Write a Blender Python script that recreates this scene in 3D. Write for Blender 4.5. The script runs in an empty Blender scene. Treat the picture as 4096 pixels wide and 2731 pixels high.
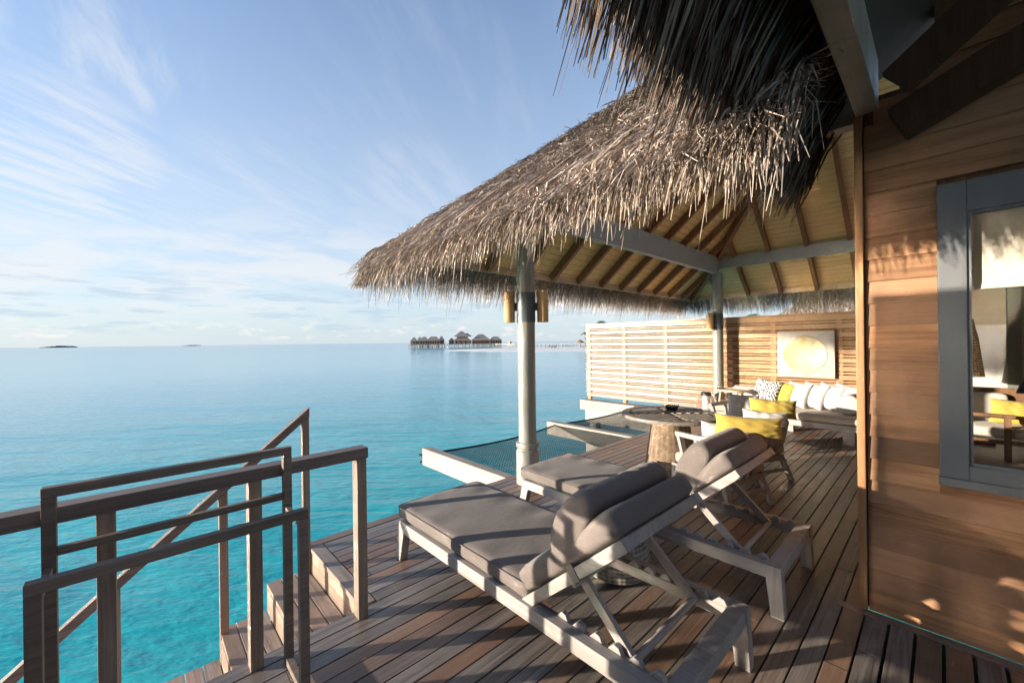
import bpy, bmesh, math, random
import numpy as np
from mathutils import Vector, Matrix

# ------------------------------------------------------------------ camera, sky, sun, exposure
C = bpy.data.collections.new("scene"); bpy.context.scene.collection.children.link(C)
sc = bpy.context.scene
R_ = math.radians
cam = bpy.data.cameras.new("camera"); camo = bpy.data.objects.new("camera", cam); C.objects.link(camo)
cam.sensor_width = 36; cam.lens = 14.1; cam.clip_start = 0.05; cam.clip_end = 60000
YAW, PITCH, ROLL = -0.819594588, -7.5e-05, -0.0123417868
_f = Vector((math.sin(YAW)*math.cos(PITCH), math.cos(YAW)*math.cos(PITCH), math.sin(PITCH)))
_r = Vector((math.cos(YAW), -math.sin(YAW), 0)); _u = _r.cross(_f)
_r2 = _r*math.cos(ROLL)+_u*math.sin(ROLL); _u2 = -_r*math.sin(ROLL)+_u*math.cos(ROLL)
camo.matrix_world = Matrix(((_r2.x,_u2.x,-_f.x,0),(_r2.y,_u2.y,-_f.y,0),(_r2.z,_u2.z,-_f.z,1.6),(0,0,0,1)))
sc.camera = camo
sc.view_settings.view_transform = 'Standard'; sc.view_settings.look = 'None'
sc.view_settings.exposure = 1.7; sc.view_settings.gamma = 1
sc.render.engine = 'CYCLES'
sc.cycles.use_denoising = True
sc.cycles.max_bounces = 8; sc.cycles.diffuse_bounces = 4; sc.cycles.glossy_bounces = 4
sc.cycles.transparent_max_bounces = 16; sc.cycles.sample_clamp_indirect = 0; sc.cycles.blur_glossy = 0.0; sc.cycles.caustics_reflective = True

SUN_EL = R_(8.0); SUNH = Vector((-0.556, -0.831, 0)).normalized()     # towards the sun, horizontally
sun = bpy.data.lights.new("sun", 'SUN'); suno = bpy.data.objects.new("sun", sun); C.objects.link(suno)
sun.energy = 3.3; sun.angle = R_(0.6); sun.color = (1.0, 0.88, 0.73)
tosun = Vector((SUNH.x*math.cos(SUN_EL), SUNH.y*math.cos(SUN_EL), math.sin(SUN_EL)))
suno.rotation_euler = tosun.to_track_quat('Z', 'Y').to_euler(); suno.location = (-20,-30,20)

world = bpy.data.worlds.new("World"); sc.world = world; world.use_nodes = True
nt = world.node_tree; nt.nodes.clear()
def N(nt, t, **kw):
    n = nt.nodes.new(t)
    for k, v in kw.items(): setattr(n, k, v)
    return n
def L(nt, a, b): nt.links.new(a, b)
def ins(nt, sock, v):
    if isinstance(v, bpy.types.NodeSocket): nt.links.new(v, sock)
    else: sock.default_value = v
def mth(nt, op, a, b=0.0, c=0.0, clamp=False):
    n = N(nt, 'ShaderNodeMath', operation=op); n.use_clamp = clamp
    ins(nt, n.inputs[0], a); ins(nt, n.inputs[1], b); ins(nt, n.inputs[2], c); return n.outputs[0]
def mrange(nt, v, a, b, c=0.0, d=1.0, smooth=True):
    n = N(nt, 'ShaderNodeMapRange', interpolation_type='SMOOTHSTEP' if smooth else 'LINEAR')
    ins(nt, n.inputs[0], v); ins(nt, n.inputs[1], a); ins(nt, n.inputs[2], b); ins(nt, n.inputs[3], c); ins(nt, n.inputs[4], d); return n.outputs[0]
def mixc(nt, f, a, b, mode='MIX'):
    n = N(nt, 'ShaderNodeMix', data_type='RGBA', blend_type=mode)
    ins(nt, n.inputs[0], f)
    for s, v in ((n.inputs[6], a), (n.inputs[7], b)):
        if isinstance(v, (tuple, list)): s.default_value = (v[0], v[1], v[2], 1)
        else: nt.links.new(v, s)
    return n.outputs[2]
def noise(nt, vec, scale, detail=5, rough=0.55, dist=0.0):
    n = N(nt, 'ShaderNodeTexNoise'); L(nt, vec, n.inputs['Vector'])
    n.inputs['Scale'].default_value = scale; n.inputs['Detail'].default_value = detail
    n.inputs['Roughness'].default_value = rough; n.inputs['Distortion'].default_value = dist
    return n.outputs[0]
def mapping(nt, vec, scale=(1,1,1), rot=(0,0,0), loc=(0,0,0)):
    n = N(nt, 'ShaderNodeMapping'); L(nt, vec, n.inputs[0])
    n.inputs['Scale'].default_value = scale; n.inputs['Rotation'].default_value = rot; n.inputs['Location'].default_value = loc
    return n.outputs[0]

sky = N(nt, 'ShaderNodeTexSky', sky_type='NISHITA'); sky.sun_disc = False
sky.sun_elevation = SUN_EL; sky.sun_rotation = math.atan2(SUNH.x, SUNH.y)
sky.air_density = 1.0; sky.dust_density = 0.6; sky.ozone_density = 1.5
tc = N(nt, 'ShaderNodeTexCoord'); D = tc.outputs['Generated']
sep = N(nt, 'ShaderNodeSeparateXYZ'); L(nt, D, sep.inputs[0]); dz = sep.outputs[2]
zz = mth(nt, 'MAXIMUM', mth(nt, 'ADD', dz, 0.06), 0.02)
cx = mth(nt, 'DIVIDE', sep.outputs[0], zz); cy = mth(nt, 'DIVIDE', sep.outputs[1], zz)
cmb = N(nt, 'ShaderNodeCombineXYZ'); L(nt, cx, cmb.inputs[0]); L(nt, cy, cmb.inputs[1]); P = cmb.outputs[0]
FA, FB = -128.0, -172.0
def dirmask(v, r0, r1, g=1.0):      # soft round patch of sky about direction v
    d = N(nt, 'ShaderNodeVectorMath', operation='DOT_PRODUCT'); L(nt, D, d.inputs[0]); d.inputs[1].default_value = Vector(v).normalized()
    return mrange(nt, d.outputs['Value'], math.cos(R_(r1)), math.cos(R_(r0)))
def pixdir(x, y):                    # a direction of the sky, read off the photograph once
    return _r2*(x-2048) - _u2*(y-1365.5) + _f*1604.5
fil = noise(nt, mapping(nt, mapping(nt, P, (1,1,1), (0, 0, R_(FA))), (1.0, 5.0, 1)), 1.5, 9, 0.62, 0.25)      # wind-drawn cirrus fibres
fil2 = noise(nt, mapping(nt, mapping(nt, P, (1,1,1), (0, 0, R_(FB))), (1.2, 5.0, 1)), 1.1, 9, 0.62, 0.3)
big = noise(nt, mapping(nt, P, (0.5, 0.9, 1), (0, 0, R_(30))), 0.9, 6, 0.6, 0.5)
low = noise(nt, mapping(nt, D, (3.0, 3.0, 15.0)), 1.6, 7, 0.6, 0.4)
veil = mth(nt, 'MULTIPLY', mrange(nt, fil, 0.42, 0.75), mrange(nt, big, 0.38, 0.62))
w1 = dirmask(pixdir(430, 240), 1, 9.5); w2 = dirmask(pixdir(260, 640), 1, 9.5); w3 = dirmask(pixdir(980, 930), 3, 14); w4 = dirmask(pixdir(110, 350), 1, 6)
w5 = dirmask(pixdir(300, 1080), 3, 16); w6 = dirmask(pixdir(1650, 860), 3, 12)
wisps = mth(nt, 'MULTIPLY', mth(nt, 'MAXIMUM', w1, w4), mth(nt, 'MULTIPLY', mrange(nt, fil2, 0.42, 0.70), 0.7))
wisps = mth(nt, 'MAXIMUM', wisps, mth(nt, 'MULTIPLY', w2, mrange(nt, fil, 0.36, 0.66)))
wisps = mth(nt, 'MAXIMUM', wisps, mth(nt, 'MULTIPLY', mth(nt, 'MAXIMUM', w3, w6), mrange(nt, fil, 0.25, 0.95, 0.0, 0.7)))
wisps = mth(nt, 'MAXIMUM', wisps, mth(nt, 'MULTIPLY', w5, mrange(nt, fil, 0.25, 0.85, 0.0, 0.6)))
band = mth(nt, 'MULTIPLY', mrange(nt, dz, 0.02, 0.10), mrange(nt, dz, 0.36, 0.13))
bandc = mth(nt, 'MULTIPLY', band, mrange(nt, low, 0.36, 0.60))
cl = mth(nt, 'MAXIMUM', mth(nt, 'MULTIPLY', veil, 0.10), mth(nt, 'MULTIPLY', wisps, 0.66))
cl = mth(nt, 'MAXIMUM', cl, mth(nt, 'MULTIPLY', bandc, 0.75), clamp=True)
haze = mrange(nt, dz, 0.70, 0.0, 0.16, 0.86, smooth=False)
SKYW = (7.4, 8.3, 9.2)
base = mixc(nt, 1.0, sky.outputs[0], (1.0, 1.40, 2.0), 'MULTIPLY')
c1 = mixc(nt, haze, base, (4.0, 4.6, 5.1))
c2 = mixc(nt, cl, c1, (5.1, 5.15, 5.25))
cum = noise(nt, mapping(nt, D, (9, 9, 26)), 2.2, 8, 0.62, 0.3)      # small cumulus just above the sea
cumm = mth(nt, 'MULTIPLY', mth(nt, 'MULTIPLY', mrange(nt, dz, 0.004, 0.018), mrange(nt, dz, 0.062, 0.026)), mrange(nt, cum, 0.52, 0.66))
c3 = mixc(nt, mth(nt, 'MULTIPLY', cumm, 0.75), c2, (5.7, 5.45, 5.2))
cum2 = noise(nt, mapping(nt, D, (4, 4, 30)), 2.6, 7, 0.6, 0.3)
grey = mth(nt, 'MULTIPLY', mth(nt, 'MULTIPLY', mrange(nt, dz, 0.01, 0.04), mrange(nt, dz, 0.17, 0.09)), mrange(nt, cum2, 0.50, 0.64))
c4 = mixc(nt, mth(nt, 'MULTIPLY', grey, 0.6), c3, (3.0, 3.85, 4.7))
bg = N(nt, 'ShaderNodeBackground'); L(nt, c4, bg.inputs[0]); bg.inputs[1].default_value = 0.055
wo = N(nt, 'ShaderNodeOutputWorld'); L(nt, bg.outputs[0], wo.inputs[0])

# ------------------------------------------------------------------ materials
rnd = random.Random(7)
MATS = {}
def newmat(name):
    m = bpy.data.materials.new(name); m.use_nodes = True; n = m.node_tree; n.nodes.clear()
    o = N(n, 'ShaderNodeOutputMaterial'); b = N(n, 'ShaderNodeBsdfPrincipled'); L(n, b.outputs[0], o.inputs[0])
    MATS[name] = m; return m, n, b
def bump(n, b, h, strength=0.3, dist=0.01):
    k = N(n, 'ShaderNodeBump'); k.inputs['Strength'].default_value = strength; k.inputs['Distance'].default_value = dist
    L(n, h, k.inputs['Height']); L(n, k.outputs[0], b.inputs['Normal'])
def wood(name, c1, c2, axis='X', rough=0.55, var=0.25, warm=None, grain=1.0, spec=0.35, stain=0.0, bleach=None):
    m, n, b = newmat(name)
    t = N(n, 'ShaderNodeTexCoord'); g = N(n, 'ShaderNodeNewGeometry'); ri = g.outputs['Random Per Island']
    off = N(n, 'ShaderNodeCombineXYZ')
    for i, k in enumerate((37.0, 91.0, 53.0)): L(n, mth(n, 'MULTIPLY', ri, k), off.inputs[i])
    a = N(n, 'ShaderNodeVectorMath', operation='ADD'); L(n, t.outputs['Object'], a.inputs[0]); L(n, off.outputs[0], a.inputs[1])
    s = {'X': (1.3, 26, 26), 'Y': (26, 1.3, 26), 'Z': (26, 26, 1.3)}[axis]
    v = mapping(n, a.outputs[0], tuple(q*grain for q in s))
    g1 = noise(n, v, 1.0, 7, 0.62, 1.6)
    s2 = {'X': (2, 90, 90), 'Y': (90, 2, 90), 'Z': (90, 90, 2)}[axis]
    g2 = noise(n, mapping(n, a.outputs[0], s2), 1.0, 3, 0.5)
    big = noise(n, a.outputs[0], 1.7, 4, 0.6, 0.4)
    f = mth(n, 'ADD', mth(n, 'MULTIPLY', mrange(n, g1, 0.3, 0.72), 0.75), mth(n, 'MULTIPLY', mth(n, 'SUBTRACT', g2, 0.5), 0.5), clamp=True)
    col = mixc(n, f, c1, c2)
    if warm: col = mixc(n, mth(n, 'MULTIPLY', mrange(n, mth(n, 'FRACT', mth(n, 'MULTIPLY', ri, 7.31)), 0.35, 0.95), 0.75), col, warm)
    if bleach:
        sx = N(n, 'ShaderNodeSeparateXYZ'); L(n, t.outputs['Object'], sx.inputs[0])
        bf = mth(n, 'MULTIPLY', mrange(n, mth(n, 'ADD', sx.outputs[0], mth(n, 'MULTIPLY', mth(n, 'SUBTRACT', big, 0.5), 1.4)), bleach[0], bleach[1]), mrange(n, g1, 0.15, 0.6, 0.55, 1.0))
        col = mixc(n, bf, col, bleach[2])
    val = mth(n, 'ADD', 1.0-var, mth(n, 'MULTIPLY', mth(n, 'FRACT', mth(n, 'MULTIPLY', ri, 13.7)), 2*var))
    val = mth(n, 'MULTIPLY', val, mrange(n, big, 0.3, 0.7, 0.82, 1.14))
    if stain:
        st = noise(n, mapping(n, t.outputs['Object'], (1.1, 0.8, 1)), 1.6, 6, 0.65, 0.6)
        val = mth(n, 'MULTIPLY', val, mrange(n, st, 0.34, 0.56, 1.0-stain, 1.0))
    hs = N(n, 'ShaderNodeHueSaturation'); L(n, val, hs.inputs['Value']); L(n, col, hs.inputs['Color'])
    L(n, hs.outputs[0], b.inputs['Base Color'])
    ins(n, b.inputs['Roughness'], mrange(n, g1, 0.2, 0.8, rough-0.08, rough+0.1)); b.inputs['Specular IOR Level'].default_value = spec
    bump(n, b, mth(n, 'ADD', g1, mth(n, 'MULTIPLY', g2, 0.7)), 0.35, 0.004)
    return m
def fabric(name, c, rough=0.85, var=0.10, sheen=0.15):
    m, n, b = newmat(name); t = N(n, 'ShaderNodeTexCoord')
    w = noise(n, t.outputs['Object'], 420, 2, 0.5); w2 = noise(n, t.outputs['Object'], 5, 4, 0.6)
    val = mth(n, 'MULTIPLY', mrange(n, w, 0.25, 0.75, 1-var, 1+var), mrange(n, w2, 0.3, 0.7, 0.93, 1.06))
    hs = N(n, 'ShaderNodeHueSaturation'); hs.inputs['Color'].default_value = (*c, 1); L(n, val, hs.inputs['Value']); L(n, hs.outputs[0], b.inputs['Base Color'])
    b.inputs['Roughness'].default_value = rough; b.inputs['Sheen Weight'].default_value = sheen; b.inputs['Specular IOR Level'].default_value = 0.2
    wr = noise(n, mapping(n, t.outputs['Object'], (7, 3, 7)), 2.2, 5, 0.6, 1.2)
    bump(n, b, mth(n, 'ADD', mth(n, 'MULTIPLY', wr, 1.0), mth(n, 'MULTIPLY', w, 0.05)), 0.10, 0.02)
    return m
def paint(name, c, rough=0.4, var=0.06, metal=0.0):
    m, n, b = newmat(name); t = N(n, 'ShaderNodeTexCoord'); w = noise(n, t.outputs['Object'], 6, 6, 0.65)
    hs = N(n, 'ShaderNodeHueSaturation'); hs.inputs['Color'].default_value = (*c, 1); L(n, mrange(n, w, 0.3, 0.7, 1-var, 1+var), hs.inputs['Value'])
    L(n, hs.outputs[0], b.inputs['Base Color']); ins(n, b.inputs['Roughness'], mrange(n, w, 0.3, 0.7, rough-0.06, rough+0.08)); b.inputs['Metallic'].default_value = metal
    bump(n, b, noise(n, t.outputs['Object'], 60, 3, 0.5), 0.08, 0.004)
    return m
def straw(name, cols, rough=0.75, trans=0.0):
    m, n, b = newmat(name); g = N(n, 'ShaderNodeNewGeometry')
    r = N(n, 'ShaderNodeValToRGB'); L(n, g.outputs['Random Per Island'], r.inputs[0])
    el = r.color_ramp.elements
    while len(el) < len(cols): el.new(0.5)
    for i, c in enumerate(cols): el[i].position = i/(len(cols)-1); el[i].color = (*c, 1)
    t = N(n, 'ShaderNodeTexCoord'); w = noise(n, t.outputs['Object'], 14, 3, 0.6)
    hs = N(n, 'ShaderNodeHueSaturation'); L(n, r.outputs[0], hs.inputs['Color']); L(n, mrange(n, w, 0.3, 0.7, 0.75, 1.2), hs.inputs['Value'])
    L(n, hs.outputs[0], b.inputs['Base Color']); b.inputs['Roughness'].default_value = rough; b.inputs['Specular IOR Level'].default_value = 0.3
    return m

M_DECK = wood('weathered_deck_wood', (0.150, 0.122, 0.104), (0.36, 0.31, 0.275), 'Y', 0.42, 0.24, (0.30, 0.158, 0.088), 0.9, 0.6, 0.25)
M_DECKX = wood('weathered_deck_wood_cross', (0.22, 0.168, 0.135), (0.44, 0.36, 0.305), 'X', 0.50, 0.16, (0.34, 0.22, 0.15), 0.9, 0.4, 0.2)
M_RAILY = wood('grey_rail_wood', (0.155, 0.120, 0.105), (0.28, 0.225, 0.20), 'Y', 0.55, 0.12)
M_RAILZ = wood('grey_post_wood', (0.235, 0.175, 0.135), (0.40, 0.315, 0.25), 'Z', 0.55, 0.12)
M_FURX = wood('lounger_wood', (0.32, 0.285, 0.26), (0.47, 0.43, 0.40), 'X', 0.55, 0.08)
M_FURY = wood('lounger_wood_cross', (0.32, 0.285, 0.26), (0.47, 0.43, 0.40), 'Y', 0.55, 0.08)
M_FURZ = wood('lounger_wood_leg', (0.32, 0.285, 0.26), (0.47, 0.43, 0.40), 'Z', 0.55, 0.08)
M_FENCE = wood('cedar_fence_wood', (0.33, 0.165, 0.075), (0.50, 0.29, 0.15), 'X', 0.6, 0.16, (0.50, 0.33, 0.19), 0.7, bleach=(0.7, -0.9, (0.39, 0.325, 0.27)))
M_FENCEZ = wood('cedar_batten_wood', (0.30, 0.15, 0.07), (0.50, 0.30, 0.16), 'Z', 0.6, 0.12)
M_PALE = wood('pale_bleached_wood', (0.33, 0.275, 0.225), (0.49, 0.425, 0.36), 'X', 0.6, 0.08)
M_SIDING = wood('brown_siding_wood', (0.30, 0.135, 0.060), (0.60, 0.33, 0.16), 'X', 0.5, 0.25, (0.43, 0.235, 0.13), 0.6, 0.35, 0.25)
M_TRIMZ = wood('corner_trim_wood', (0.36, 0.17, 0.07), (0.52, 0.28, 0.13), 'Z', 0.5, 0.08)
M_RAFT = wood('rafter_wood', (0.20, 0.085, 0.032), (0.32, 0.15, 0.06), 'Z', 0.55, 0.10)
M_TABLE = wood('grey_table_wood', (0.21, 0.18, 0.15), (0.35, 0.305, 0.255), 'Y', 0.5, 0.12)
M_TRAY = wood('pale_tray_wood', (0.52, 0.38, 0.27), (0.68, 0.53, 0.41), 'X', 0.5, 0.06)
M_BAMBOO = wood('bamboo', (0.48, 0.27, 0.11), (0.64, 0.42, 0.21), 'Z', 0.45, 0.05)
M_DARKW = wood('dark_chair_wood', (0.13, 0.065, 0.03), (0.24, 0.13, 0.065), 'Z', 0.45, 0.08)
M_COL = paint('grey_green_column_paint', (0.245, 0.245, 0.215), 0.38)
M_BEAM = paint('grey_beam_paint', (0.30, 0.29, 0.26), 0.45)
M_FRAME = paint('slate_blue_frame_paint', (0.145, 0.152, 0.156), 0.6)
M_CONC = paint('pale_concrete', (0.47, 0.43, 0.37), 0.85, 0.12)
M_BLACK = paint('black_metal', (0.02, 0.02, 0.022), 0.35)
M_WIRE = paint('copper_wire', (0.28, 0.15, 0.08), 0.4)
M_GLASSY = paint('white_lamp_glass', (0.8, 0.79, 0.75), 0.3, 0.02)
M_TAUPE = fabric('taupe_outdoor_fabric', (0.178, 0.150, 0.133))
M_BEIGE = fabric('beige_sofa_fabric', (0.45, 0.375, 0.295))
M_BOLST = fabric('pale_bolster_fabric', (0.50, 0.455, 0.40))
M_WHITE = fabric('white_pillow_fabric', (0.55, 0.54, 0.525))
M_YELL = fabric('mustard_yellow_fabric', (0.48, 0.36, 0.075))
M_NAVY = fabric('dark_blue_fabric', (0.035, 0.055, 0.075))
M_DARKC = fabric('charcoal_fabric', (0.05, 0.055, 0.06))
M_ROPE = straw('black_net_cord', [(0.012, 0.013, 0.014), (0.03, 0.03, 0.03)], 0.7)
M_THATCH = straw('weathered_thatch', [(0.10, 0.077, 0.060), (0.19, 0.155, 0.125), (0.31, 0.25, 0.195), (0.16, 0.13, 0.108), (0.40, 0.32, 0.24)])
M_FRINGE = straw('straw_thatch', [(0.32, 0.245, 0.195), (0.54, 0.45, 0.375), (0.43, 0.34, 0.275), (0.62, 0.54, 0.46), (0.20, 0.145, 0.11), (0.53, 0.41, 0.31)])
M_LITFRINGE = straw('lit_fringe_thatch', [(0.20, 0.145, 0.11), (0.36, 0.27, 0.20), (0.11, 0.08, 0.065), (0.50, 0.38, 0.27), (0.20, 0.16, 0.14)], 0.55)  # paler copy: sunlight on the outer villa fringe put into the colour
M_SHADEFRINGE = straw('shaded_fringe_thatch', [(0.08, 0.056, 0.042), (0.17, 0.122, 0.09), (0.055, 0.04, 0.032), (0.25, 0.18, 0.125), (0.11, 0.08, 0.065)], 0.5)  # darker copy: shade inside the villa fringe put into the colour
M_CORE = paint('thatch_core', (0.085, 0.066, 0.052), 0.95, 0.3)
M_FAR = straw('far_thatch', [(0.26, 0.215, 0.19), (0.35, 0.29, 0.255)])
M_FARW = paint('far_hut_timber', (0.40, 0.25, 0.16), 0.7, 0.15)
M_FARP = paint('far_jetty_timber', (0.46, 0.37, 0.28), 0.7, 0.1)
M_FARD = paint('far_dark_wood', (0.05, 0.038, 0.03), 0.7, 0.1)
M_LEAF = straw('palm_leaf', [(0.035, 0.075, 0.02), (0.07, 0.12, 0.03), (0.10, 0.13, 0.035)], 0.5)
M_TRUNK = paint('palm_trunk', (0.17, 0.14, 0.11), 0.9, 0.2)
M_SKIN = paint('skin', (0.42, 0.24, 0.16), 0.5)
M_SHIRT = paint('red_swim_top', (0.45, 0.06, 0.05), 0.7)

def pattern_mat():
    m, n, b = newmat('black_white_ikat'); t = N(n, 'ShaderNodeTexCoord')
    nz = noise(n, t.outputs['Object'], 14, 3, 0.6); nz2 = noise(n, t.outputs['Object'], 60, 3, 0.6)
    s = N(n, 'ShaderNodeSeparateXYZ'); L(n, t.outputs['Object'], s.inputs[0])
    def tri(v, k): return mth(n, 'ABSOLUTE', mth(n, 'SUBTRACT', mth(n, 'FRACT', mth(n, 'ADD', mth(n, 'MULTIPLY', v, k), 0.5)), 0.5))
    d = mth(n, 'ADD', tri(s.outputs[0], 5.4), tri(s.outputs[2], 4.0))
    d = mth(n, 'ADD', d, mth(n, 'MULTIPLY', mth(n, 'SUBTRACT', nz, 0.5), 0.30)); d = mth(n, 'ADD', d, mth(n, 'MULTIPLY', mth(n, 'SUBTRACT', nz2, 0.5), 0.10))
    q = mth(n, 'FRACT', mth(n, 'MULTIPLY', d, 4.2))
    col = mixc(n, mrange(n, q, 0.46, 0.54), (0.025, 0.025, 0.03), (0.78, 0.76, 0.72))
    L(n, col, b.inputs['Base Color']); b.inputs['Roughness'].default_value = 0.85
    return m
M_IKAT = pattern_mat()
def art_mat():
    m, n, b = newmat('gilded_disc'); t = N(n, 'ShaderNodeTexCoord')
    s = N(n, 'ShaderNodeSeparateXYZ'); L(n, t.outputs['Object'], s.inputs[0])
    nz = noise(n, t.outputs['Object'], 5, 6, 0.65, 0.5)
    r = mth(n, 'POWER', mth(n, 'ADD', mth(n, 'MULTIPLY', s.outputs[0], s.outputs[0]), mth(n, 'MULTIPLY', s.outputs[2], s.outputs[2])), 0.5)
    ring = mth(n, 'SINE', mth(n, 'MULTIPLY', r, 260.0))
    col = mixc(n, mrange(n, nz, 0.35, 0.65), (0.47, 0.38, 0.17), (0.50, 0.45, 0.29))
    L(n, col, b.inputs['Base Color']); b.inputs['Roughness'].default_value = 0.5; bump(n, b, ring, 0.25, 0.002)
    return m
M_DISC = art_mat()
M_CANVAS = paint('pale_plaster_canvas', (0.43, 0.39, 0.345), 0.8, 0.12)
def ceil_mat(name, axis):            # tongue-and-groove boards: real grooves every 75 mm up the slope
    m, n, b = newmat(name); t = N(n, 'ShaderNodeTexCoord')
    s = N(n, 'ShaderNodeSeparateXYZ'); L(n, t.outputs['Object'], s.inputs[0])
    z = mth(n, 'DIVIDE', s.outputs[2], 0.068); fr = mth(n, 'FRACT', z); idn = mth(n, 'FLOOR', z)
    off = N(n, 'ShaderNodeCombineXYZ'); L(n, mth(n, 'MULTIPLY', idn, 3.7), off.inputs[0]); L(n, mth(n, 'MULTIPLY', idn, 5.1), off.inputs[1])
    a = N(n, 'ShaderNodeVectorMath', operation='ADD'); L(n, t.outputs['Object'], a.inputs[0]); L(n, off.outputs[0], a.inputs[1])
    g = noise(n, mapping(n, a.outputs[0], (1.5, 22, 22) if axis == 'X' else (22, 1.5, 22)), 1, 6, 0.6, 1.0)
    col = mixc(n, mrange(n, g, 0.3, 0.7), (0.76, 0.46, 0.18), (0.84, 0.57, 0.25))
    gr = mrange(n, fr, 0.0, 0.09)
    col = mixc(n, gr, (0.10, 0.065, 0.035), col)
    L(n, col, b.inputs['Base Color']); b.inputs['Roughness'].default_value = 0.5; bump(n, b, gr, 0.6, 0.006)
    return m
M_CEILX = ceil_mat('ceiling_boards_back', 'X'); M_CEILY = ceil_mat('ceiling_boards_side', 'Y')
def woven_mat(name, c1, c2, ring=70.0, vert=24.0):
    m, n, b = newmat(name); t = N(n, 'ShaderNodeTexCoord'); s = N(n, 'ShaderNodeSeparateXYZ'); L(n, t.outputs['Object'], s.inputs[0])
    ang = mth(n, 'ARCTAN2', s.outputs[1], s.outputs[0])
    nz = noise(n, t.outputs['Object'], 18, 4, 0.6)
    h = mth(n, 'SINE', mth(n, 'ADD', mth(n, 'MULTIPLY', s.outputs[2], ring*6.28), mth(n, 'MULTIPLY', nz, 3.0)))
    v = mth(n, 'SINE', mth(n, 'MULTIPLY', ang, vert))
    hh = mth(n, 'ADD', mth(n, 'MULTIPLY', h, 0.35), mth(n, 'MULTIPLY', v, 0.15))
    f = mth(n, 'ADD', mth(n, 'ADD', 0.1, hh), mrange(n, nz, 0.3, 0.7, 0.1, 0.75), clamp=True)
    L(n, mixc(n, f, c1, c2), b.inputs['Base Color']); b.inputs['Roughness'].default_value = 0.75; bump(n, b, hh, 0.8, 0.006)
    return m
M_WOVEN = woven_mat('coconut_shell_weave', (0.12, 0.075, 0.045), (0.34, 0.245, 0.155))
M_ROPEW = woven_mat('grey_rope_weave', (0.10, 0.10, 0.09), (0.33, 0.32, 0.28), 34, 40)
M_CANE = woven_mat('cane_lamp_weave', (0.16, 0.09, 0.04), (0.50, 0.34, 0.18), 26, 30)

def water_mat():
    m, n, b = newmat('lagoon_water'); t = N(n, 'ShaderNodeTexCoord'); P = t.outputs['Object']
    ln = N(n, 'ShaderNodeVectorMath', operation='LENGTH'); L(n, P, ln.inputs[0]); r = ln.outputs['Value']
    nz = noise(n, P, 0.22, 5, 0.6, 0.6); reef = noise(n, mapping(n, P, (1, 1, 1)), 0.9, 7, 0.7, 0.2)
    near = mixc(n, mrange(n, nz, 0.35, 0.65), (0.012, 0.375, 0.395), (0.03, 0.44, 0.45))
    near = mixc(n, mth(n, 'MULTIPLY', mrange(n, reef, 0.54, 0.70), 0.34), near, (0.01, 0.22, 0.26))     # coral heads on the sand below
    mid = mixc(n, mrange(n, r, 7.0, 40.0), near, (0.10, 0.43, 0.54))
    col = mixc(n, mrange(n, r, 40.0, 400.0), mid, (0.06, 0.34, 0.52))
    L(n, col, b.inputs['Base Color']); b.inputs['Roughness'].default_value = 0.13; b.inputs['IOR'].default_value = 1.33
    PR_ = mapping(n, P, (1, 1, 1), (0, 0, R_(-44)))                # x along the wave crests
    w1 = noise(n, mapping(n, PR_, (0.45, 1.25, 1)), 1.5, 4, 0.55, 0.25)
    w2 = noise(n, mapping(n, PR_, (0.5, 1.2, 1)), 5.5, 3, 0.5, 0.2)
    w3 = noise(n, mapping(n, PR_, (0.35, 1.4, 1)), 0.16, 4, 0.55, 0.3)
    h = mth(n, 'ADD', mth(n, 'MULTIPLY', w1, 0.085), mth(n, 'MULTIPLY', w2, 0.034)); h = mth(n, 'ADD', h, mth(n, 'MULTIPLY', w3, 0.5))
    k = N(n, 'ShaderNodeBump'); k.inputs['Distance'].default_value = 1.0; L(n, h, k.inputs['Height'])
    ins(n, k.inputs['Strength'], mrange(n, r, 6.0, 60.0, 0.75, 0.15, smooth=False)); L(n, k.outputs[0], b.inputs['Normal'])
    return m
M_WATER = water_mat()
def sand_mat():
    m, n, b = newmat('white_sand'); t = N(n, 'ShaderNodeTexCoord'); w = noise(n, t.outputs['Object'], 0.35, 6, 0.6)
    L(n, mixc(n, mrange(n, w, 0.3, 0.7), (0.74, 0.69, 0.62), (0.84, 0.80, 0.74)), b.inputs['Base Color']); b.inputs['Roughness'].default_value = 0.9
    bump(n, b, noise(n, t.outputs['Object'], 3, 5, 0.6), 0.4, 0.1); return m
M_SAND = sand_mat()
def pane_mat():
    m = bpy.data.materials.new('window_glass'); m.use_nodes = True; n = m.node_tree; n.nodes.clear()
    o = N(n, 'ShaderNodeOutputMaterial'); a = N(n, 'ShaderNodeBsdfTransparent'); g = N(n, 'ShaderNodeBsdfGlossy'); g.inputs['Roughness'].default_value = 0.01
    fr = N(n, 'ShaderNodeFresnel'); fr.inputs[0].default_value = 1.45; mx = N(n, 'ShaderNodeMixShader')
    L(n, fr.outputs[0], mx.inputs[0]); L(n, a.outputs[0], mx.inputs[1]); L(n, g.outputs[0], mx.inputs[2]); L(n, mx.outputs[0], o.inputs[0]); return m
M_PANE = pane_mat()

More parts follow.
